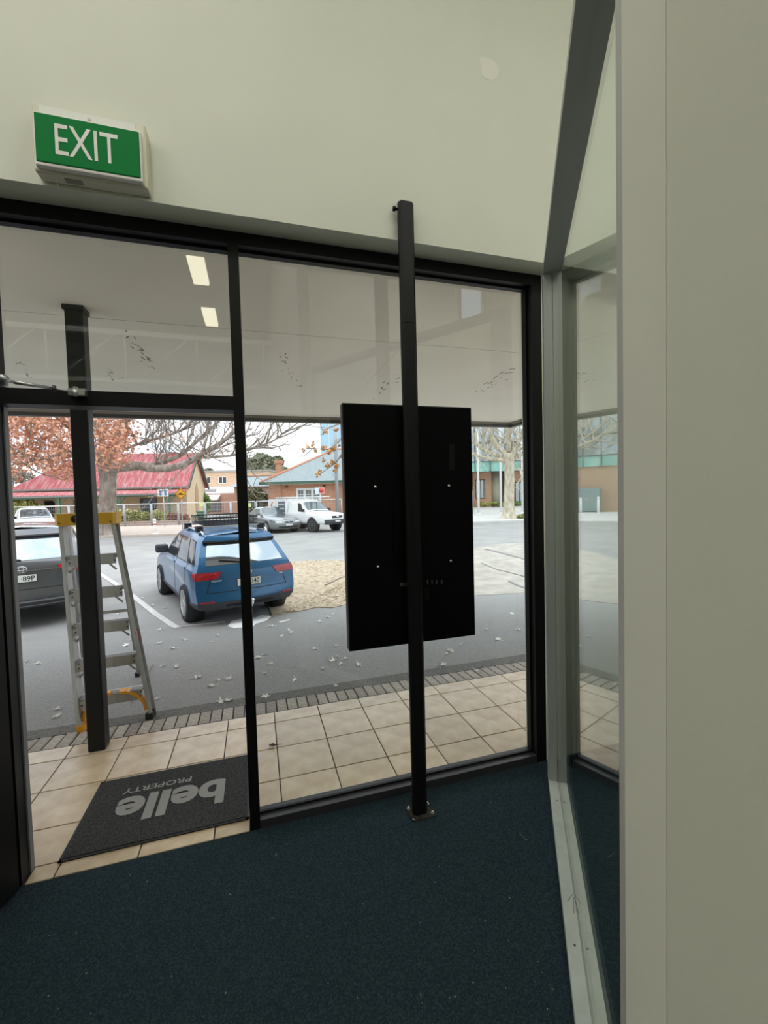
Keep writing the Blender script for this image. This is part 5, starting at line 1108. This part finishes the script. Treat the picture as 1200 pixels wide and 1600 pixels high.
for px, py, lb in ((315, 788, 'small yellow green notice on the fence behind the roof basket'), (388.5, 789, 'small yellow green notice on the fence right of the mullion')):
    p = PX(px, py, vf-0.06); M_ = frame3(p, U_AX, (0, 0, 1)); no_ = MB().box((-0.16, -0.15, 0), (0.16, 0.15, 0.01), M_).build('fence_notice', mat('lime notice', (0.62, 0.72, 0.30), 0.6)); tag(no_, lb, 'notice')
p = PX(316, 806, 34.5); p.z = gz(p.y); bn = thing('wheelie_bin', 'green wheelie bin behind the fence below the small notice', 'bin', p, RZ_FAR); L(MB().add([(-.22, -.25, 0), (.22, -.25, 0), (.22, .25, 0), (-.22, .25, 0), (-.3, -.35, 1.0), (.3, -.35, 1.0), (.3, .35, 1.0), (-.3, .35, 1.0)], [(0, 3, 2, 1), (4, 5, 6, 7), (0, 1, 5, 4), (1, 2, 6, 5), (2, 3, 7, 6), (3, 0, 4, 7)]), 'body', GRN, bn); L(MB().bbox((-.33, -.4, 1.0), (.33, .38, 1.07), 0.02), 'lid', GRN, bn)
# service cabinet and posts before the brown brick wall (seen mirrored in the partition glass)
p = UV(*(PU(716, 800, 38.5)[0], 38.5, GB)); p.z = GB+0.1
sc_ = thing('service_cabinet', 'green grey metal service cabinet against the brown brick wall', 'cabinet', p, RZ_FAR)
CABM = mat('green grey cabinet', (0.22, 0.30, 0.30), 0.45); L(MB().bbox((-1.0, 0, 0.05), (1.0, 0.7, 2.0), 0.02), 'body', CABM, sc_)
for k in range(2): dr_ = L(MB().box((-0.97+k*0.98, -0.02, 0.15), (-0.02+k*0.98, 0.0, 1.9)), 'door', CABM, sc_); L(MB().box((-0.12+k*0.16, -0.05, 1.0), (-0.06+k*0.16, -0.02, 1.15)), 'handle', CHROME, dr_)
L(MB().box((1.05, -0.05, 0), (1.35, 0.75, 2.1)), 'side_frame', mat('pale render', (0.6, 0.59, 0.55), 0.8), sc_)
for px, lb in ((701, 'left white bollard before the service cabinet'), (724, 'right white bollard before the service cabinet')):
    b2_, h_ = pole('bollard', lb, 'bollard', px, 806, 36.3, 783, 0.10, WHITE, 0.1); L(MB().lathe([(0.11, 0), (0.1, 0.05), (0.04, 0.1)], (0, 0, h_), (0, 0, 1), 12), 'cap', WHITE, b2_)

# ------------------------------------------------------------------ trees and planting
def leaves_blob(mb, c, rad, n, size, rnd, shell=0.55, flat=0.0):
    c = Vector(c)
    for _ in range(n):
        while True:
            p = Vector((rnd.uniform(-1, 1), rnd.uniform(-1, 1), rnd.uniform(-1, 1)))
            if shell < p.length < 1 or (p.length < 1 and rnd.random() < 0.35): break
        q = c+Vector((p.x*rad[0], p.y*rad[1], p.z*rad[2])); leaf_quad(mb, q, size*rnd.uniform(0.6, 1.3), rnd)
def leaf_quad(mb, q, s, rnd):
    a = Vector((rnd.gauss(0, 1), rnd.gauss(0, 1), rnd.gauss(0, 1))).normalized(); b = a.orthogonal().normalized(); b = (Matrix.Rotation(rnd.uniform(0, 6.28), 3, a) @ b); d = a.cross(b)
    mb.add([q-b*s*0.5, q+d*s*0.30+a*s*0.08, q+b*s*0.5, q-d*s*0.30+a*s*0.08], [(0, 1, 2, 3)])
def limb(mb, pts, r0, r1, n=8):
    k = len(pts); mb.tube(pts, [r0+(r1-r0)*(i/(k-1))**0.8 for i in range(k)], n)
def smooth_path(pts, sub=4):
    out = []
    for i in range((len(pts)-1)*sub+1):
        t = i/sub; out.append(Vector([pchip([p[c] for p in pts], t) for c in range(3)]))
    return out
def twigs(mb, p, d, length, r, lvl, rnd, tips, up=0.15, spread=0.7):
    seg = 4 if lvl > 0 else 3; pts = [p.copy()]; q = p.copy(); dd = d.normalized()
    for i in range(seg):
        dd = (dd+Vector((rnd.gauss(0, .16), rnd.gauss(0, .16), rnd.gauss(0, .16)+up*0.2))).normalized(); q = q+dd*(length/seg); pts.append(q.copy())
    mb.tube(pts, [r*(1-0.6*i/seg) for i in range(seg+1)], 6 if r > 0.03 else 4, False)
    tips.append(q)
    if lvl <= 0: return
    for k in range(rnd.randint(3, 4)):
        i = rnd.randint(1, seg); ax = Vector((rnd.gauss(0, 1), rnd.gauss(0, 1), rnd.gauss(0, .8))); nd = (dd+ax*spread*0.6).normalized()
        twigs(mb, pts[i], nd, length*rnd.uniform(0.5, 0.75), r*0.55, lvl-1, rnd, tips, up, spread)
def grow(path, mb, rnd, n, length, r, lvl, tips, lo=0.2, up=0.5, side=1.0):
    k = len(path)
    for _ in range(n):
        i = min(int((lo+(1-lo)*rnd.random())*(k-1)), k-2); t = (path[i+1]-path[i]).normalized()
        ax = Vector((rnd.gauss(0, 1), rnd.gauss(0, 1), rnd.gauss(0.2, 0.9))); d = (t*0.6+ax.normalized()*side+Vector((0, 0, up*0.4))).normalized()
        twigs(mb, path[i], d, length*rnd.uniform(0.6, 1.2), r, lvl, rnd, tips, up)
def limb_px(specs, v, wob=0.0): return [PX(x, y, v+dv) for x, y, dv in specs]
BARK = mat('mottled grey bark', (0.17, 0.135, 0.105), 0.9, col2=(0.36, 0.31, 0.26), scale=5, detail=8, bump=0.6, bscale=14, stretch=(1, 1, 0.4))
PALEB = mat('pale plane bark', (0.36, 0.30, 0.20), 0.9, col2=(0.60, 0.55, 0.44), scale=4, detail=8, bump=0.4, bscale=12, stretch=(1, 1, 0.5))
RUSTL = mat('rust brown leaf', (0.40, 0.16, 0.085), 0.8, col2=(0.68, 0.38, 0.25), scale=1.7, detail=6, ramp=(0.35, 0.62))
# left oak with rust leaves
r_ = random.Random(5); vT1 = GP(165, 839).dot(V_AX)+0.3
b0 = GP(165, 839); t1 = thing('rust_leaved_tree', 'large street tree with rust brown leaves left of the blue car', 'tree', b0)
mb = MB(); trunk = smooth_path([PX(166, 842, vT1), PX(166, 820, vT1), PX(168, 790, vT1), PX(169, 760, vT1), PX(169, 742, vT1), PX(167, 728, vT1)], 3)
mb.tube(trunk, [0.75, 0.62, 0.54, 0.49, 0.46, 0.44, 0.43, 0.42, 0.41, 0.41, 0.41, 0.42, 0.43, 0.45, 0.45, 0.38], 14)
mb.build('trunk', BARK, t1)
limbs = [(limb_px([(168, 740, 0), (184, 730, -0.2), (215, 728, -0.6), (240, 732, -1.0), (262, 732, -1.3), (290, 724, -1.6), (318, 708, -1.9), (345, 692, -2.1), (372, 668, -2.3), (400, 640, -2.4)], vT1), 0.34, 0.07),
         (limb_px([(230, 729, -0.8), (255, 722, -0.6), (280, 712, -0.4), (298, 698, -0.2), (322, 676, 0), (345, 655, 0.2), (362, 635, 0.3)], vT1), 0.17, 0.05),
         (limb_px([(300, 718, -1.7), (330, 714, -2.0), (360, 712, -2.4), (395, 700, -2.6), (425, 690, -2.8), (448, 672, -3.0)], vT1), 0.09, 0.03),
         (limb_px([(166, 736, 0), (150, 706, -0.6), (122, 678, -1.2), (92, 652, -1.8), (60, 630, -2.2)], vT1), 0.32, 0.09),
         (limb_px([(168, 732, 0), (174, 700, 0.5), (190, 668, 1.0), (214, 640, 1.4), (235, 600, 1.6)], vT1), 0.30, 0.10),
         (limb_px([(178, 708, 0.5), (215, 694, 0.2), (250, 684, -0.2), (285, 672, -0.6), (310, 650, -0.8)], vT1), 0.10, 0.03),
         (limb_px([(150, 706, -0.6), (118, 704, -1.0), (84, 712, -1.6), (48, 722, -2.0), (20, 726, -2.2)], vT1), 0.12, 0.03),
         (limb_px([(160, 720, 0), (158, 680, 1.2), (140, 640, 2.0), (130, 600, 2.4)], vT1), 0.22, 0.10)]
tips = []; tm = MB()
for i, (pts, ra, rb__) in enumerate(limbs):
    pa = smooth_path(pts, 3); m_ = MB(); limb(m_, pa, ra, rb__, 9); lo_ = m_.build('limb', BARK, t1)
    grow(pa, tm, r_, (22 if i in (0, 1, 2, 5) else 7), 2.1, 0.045, 2, tips, 0.25, 0.6)
tm.build('twigs', BARK, t1)['kind'] = 'stuff'
fm = MB(); seeds = []
for _ in range(420):
    x, y = r_.uniform(-40, 114), 640+114*r_.random()**1.15
    if x < 22 or y < 732+0.22*(x-50) : seeds.append((x, y))
for _ in range(110): seeds.append((r_.uniform(148, 208), 640+r_.random()**1.1*86))
for _ in range(14): seeds.append((r_.uniform(206, 330), r_.uniform(640, 712)))
for x, y in seeds:
    c = PX(x, y, vT1+r_.uniform(-3.5, 2.5)); sparse = x > 205
    leaves_blob(fm, c, (0.55, 0.55, 0.4), 3 if sparse else 15, 0.24, r_, 0.2)
fm.build('foliage', RUSTL, t1)['kind'] = 'stuff'
# plane tree right
r_ = random.Random(9); b0 = GP(795, 812); vT2 = b0.dot(V_AX)
t2 = thing('plane_tree', 'bare pale barked plane tree on the far footpath before the civic building', 'tree', b0)
mb = MB(); tr = smooth_path([PX(795, 813, vT2), PX(795, 800, vT2), PX(795, 780, vT2), PX(796, 750, vT2), PX(795, 722, vT2), PX(794, 708, vT2)], 3)
mb.tube(tr, [0.85, 0.60, 0.48, 0.42, 0.38, 0.36, 0.35, 0.34, 0.33, 0.33, 0.33, 0.34, 0.36, 0.38, 0.36, 0.28], 14); mb.build('trunk', PALEB, t2)
L2 = [([(793, 724, 0), (782, 719, -.3), (764, 717, -.6), (742, 711, -1), (715, 704, -1.3), (690, 690, -1.6)], .17, .05), ([(793, 712, 0), (782, 702, .2), (772, 690, .4), (765, 672, .6), (752, 645, .8)], .22, .09),
      ([(795, 706, 0), (797, 690, -.2), (792, 676, -.4), (782, 650, -.5)], .18, .08), ([(797, 714, 0), (808, 696, -.3), (816, 676, -.6), (826, 650, -.8)], .20, .08),
      ([(798, 720, 0), (814, 710, .3), (832, 704, .6), (862, 690, .9), (890, 672, 1.1)], .18, .05), ([(797, 708, 0), (812, 702, .6), (836, 690, 1.0), (866, 660, 1.5)], .14, .05),
      ([(792, 718, 0), (776, 712, .6), (752, 700, 1.2), (724, 680, 1.8), (700, 655, 2.2)], .15, .05), ([(797, 740, 0), (808, 733, -.2), (822, 736, -.4), (835, 732, -.6)], .07, .02)]
tm = MB(); tips = []
for i, (sp_px, ra, rb__) in enumerate(L2):
    pa = smooth_path(limb_px(sp_px, vT2), 3); m_ = MB(); limb(m_, pa, ra, rb__, 8); m_.build('limb', PALEB, t2); grow(pa, tm, r_, 13 if i < 7 else 2, 2.4, 0.05, 2, tips, 0.3, 0.5)
tm.build('twigs', PALEB, t2)['kind'] = 'stuff'
# young tree on the island, hidden behind the screen but for its leafy branch
r_ = random.Random(3); b0 = GP(650, 905); vT3 = b0.dot(V_AX)
t3 = thing('island_tree', 'slim tree behind the screen with a branch of orange leaves reaching left', 'tree', b0)
ORL = mat('orange brown leaf', (0.42, 0.16, 0.03), 0.75, col2=(0.62, 0.34, 0.12), scale=3)
mb = MB(); mb.tube(smooth_path([b0+Vector((0, 0, -0.05)), PX(650, 850, vT3), PX(648, 780, vT3), PX(646, 700, vT3), PX(640, 560, vT3+.3)], 3), [0.17, 0.14, 0.12, 0.115, 0.11, 0.105, 0.10, 0.095, 0.09, 0.085, 0.08, 0.06, 0.04], 12); mb.build('trunk', BARK, t3)
tm = MB(); fm = MB(); tips = []
for pts, r0 in (([(646, 690, 0), (610, 678, -.3), (570, 672, -.6), (535, 684, -.8), (512, 702, -.9), (478, 700, -1.0)], 0.035), ([(560, 673, -.6), (540, 700, -.6), (525, 722, -.7), (498, 742, -.7)], 0.02), ([(570, 672, -.6), (540, 660, -.4), (505, 672, -.5), (498, 650, -.5)], 0.02), ([(646, 720, 0), (680, 690, .3), (712, 660, .5)], 0.03)):
    pa = smooth_path(limb_px(pts, vT3), 3); m_ = MB(); limb(m_, pa, r0, 0.008, 7); m_.build('limb', BARK, t3); grow(pa, tm, r_, 4, 0.35, 0.008, 1, tips, 0.4, 0.0)
tm.build('twigs', BARK, t3)['kind'] = 'stuff'
for x, y, n in ((473, 703, 6), (480, 697, 6), (487, 694, 9), (494, 703, 9), (506, 700, 14), (514, 705, 18), (522, 701, 18), (528, 694, 10), (508, 676, 10), (524, 670, 8), (505, 719, 10), (512, 728, 12), (520, 722, 16), (527, 728, 14), (499, 738, 12), (494, 742, 8), (524, 736, 10), (535, 715, 14), (560, 700, 20), (545, 690, 14)):
    c = PX(x, y, vT3-0.7); leaves_blob(fm, c, (0.055, 0.12, 0.055), n, 0.085, r_, 0.0)
fm.build('foliage', ORL, t3)['kind'] = 'stuff'
# gum tree far behind
def bush(name, label, cat, blobs, v, m, size, per, seed, stem=True, leafscale=1.0):
    rr = random.Random(seed); us = [PX(x, y, v) for x, y, *_ in blobs]; base = Vector((sum(p.x for p in us)/len(us), sum(p.y for p in us)/len(us), 0)); base.z = gz(base.y)
    t = thing(name, label, cat, base); mb = MB(); k = v/F_PX
    for (x, y, rx, rz, *_), c in zip(blobs, us): leaves_blob(mb, c, (rx*k, max(rx*k*0.6, 0.4), rz*k), per, size, rr, 0.45)
    o = mb.build('foliage', m, t); o['kind'] = 'stuff'
    if stem:
        sm = MB()
        for (x, y, rx, rz, *_), c in zip(blobs, us): sm.tube([base+Vector((rr.uniform(-.1, .1), rr.uniform(-.1, .1), -0.05)), lerp(base, c, 0.5)+Vector((0, 0, -0.2)), c], [0.02*v/10, 0.015*v/10, 0.008*v/10], 6)
        sm.build('stems', BARK, t)
    return t
GUM = mat('olive gum leaf', (0.17, 0.19, 0.11), 0.8, col2=(0.36, 0.37, 0.26), scale=0.8); YGR = mat('yellow green leaf', (0.20, 0.22, 0.045), 0.7, col2=(0.50, 0.48, 0.16), scale=1.6); DGR = mat('dark olive leaf', (0.07, 0.08, 0.03), 0.8, col2=(0.17, 0.17, 0.08), scale=1.5)
MGR = mat('mid green leaf', (0.09, 0.17, 0.04), 0.7, col2=(0.22, 0.33, 0.10), scale=1.5); RHD = mat('reddish hedge leaf', (0.20, 0.07, 0.05), 0.8, col2=(0.34, 0.18, 0.12), scale=2)
bush('gum_tree', 'round olive gum tree far behind the chimney', 'tree', [(395, 725, 12, 9), (408, 718, 14, 10), (420, 724, 13, 11), (434, 722, 9, 9), (402, 734, 14, 7), (424, 735, 16, 7), (444, 736, 8, 5)], 75, GUM, 0.75, 420, 21)
bush('bare_tree_backdrop', 'grey brown scrubby tree behind the left end of the cottage', 'tree', [(20, 742, 18, 16), (40, 748, 14, 12), (-5, 735, 20, 20)], 48, mat('grey brown twig', (0.24, 0.21, 0.17), 0.9), 0.3, 420, 22)
bush('olive_shrub', 'tall dark olive shrub beside the brick house', 'shrub', [(393, 778, 9, 13), (402, 772, 10, 10), (411, 780, 8, 14), (398, 792, 12, 10)], 37, DGR, 0.28, 420, 23)
bush('hedge', 'clipped yellow green hedge in front of the cottage', 'hedge', [(186, 808, 9, 12), (200, 808, 10, 12), (214, 808, 10, 12), (228, 810, 10, 11), (244, 808, 10, 12), (256, 810, 8, 11), (170, 810, 9, 11), (152, 810, 9, 11), (134, 811, 9, 11)], 33.6, YGR, 0.22, 420, 24)
bush('red_hedge', 'low reddish brown hedge at the right end of the green hedge', 'hedge', [(267, 811, 8, 10), (279, 811, 8, 10), (290, 812, 6, 9)], 33.8, RHD, 0.2, 420, 25)
bush('garden_bush', 'yellow green bush behind the white pickup', 'shrub', [(30, 790, 12, 14), (46, 792, 12, 12), (60, 796, 10, 10), (14, 792, 10, 14)], 34.5, YGR, 0.24, 360, 26)
bush('green_shrub', 'fresh green shrub beside the cottage gable', 'shrub', [(314, 778, 8, 12), (322, 784, 7, 12), (317, 795, 10, 9)], 44, MGR, 0.35, 360, 27)
bush('dark_tree_far', 'small dark tree on the skyline left of the mullion', 'tree', [(318, 737, 7, 3), (326, 735, 7, 3)], 90, GUM, 0.6, 160, 28)
bush('planter_hedge', 'low green hedge in the white planter left of the plane tree', 'hedge', [(756, 788, 8, 3), (770, 787, 8, 3), (782, 788, 7, 3)], 39.6, YGR, 0.2, 220, 29)
bush('planter_shrub', 'low green hedge in the white planter right of the plane tree', 'hedge', [(806, 787, 6, 3.5), (818, 787, 7, 3.5), (830, 787, 7, 3.5)], 39.6, MGR, 0.2, 220, 30)
bush('tree_grass', 'yellow green grass tuft at the foot of the plane tree', 'grass', [(814, 807, 5, 3.5), (822, 806, 5, 3.5)], vT2-0.4, YGR, 0.2, 120, 31)
# low brick edging before the hedge
ed = far_thing('garden_edging', 'low weathered brick edging below the hedge', 'wall', PU(180, 826, 32.6)[0]-3, 32.6, GB+0.1); wE = PU(292, 826, 32.6)[0]-ed.location.dot(U_AX)
L(MB().box((0, 0, 0), (wE, 0.25, 0.28)), 'brick_course', brick_mat('edging brick', (0.38, 0.22, 0.16), (0.48, 0.32, 0.25), (0.5, 0.42, 0.36), 0.24, 0.09), ed); L(MB().box((-0.02, -0.03, 0.28), (wE+0.02, 0.28, 0.34)), 'capping', brick_mat('capping brick', (0.42, 0.26, 0.2), (0.5, 0.35, 0.28), (0.5, 0.42, 0.36), 0.12, 0.3), ed)
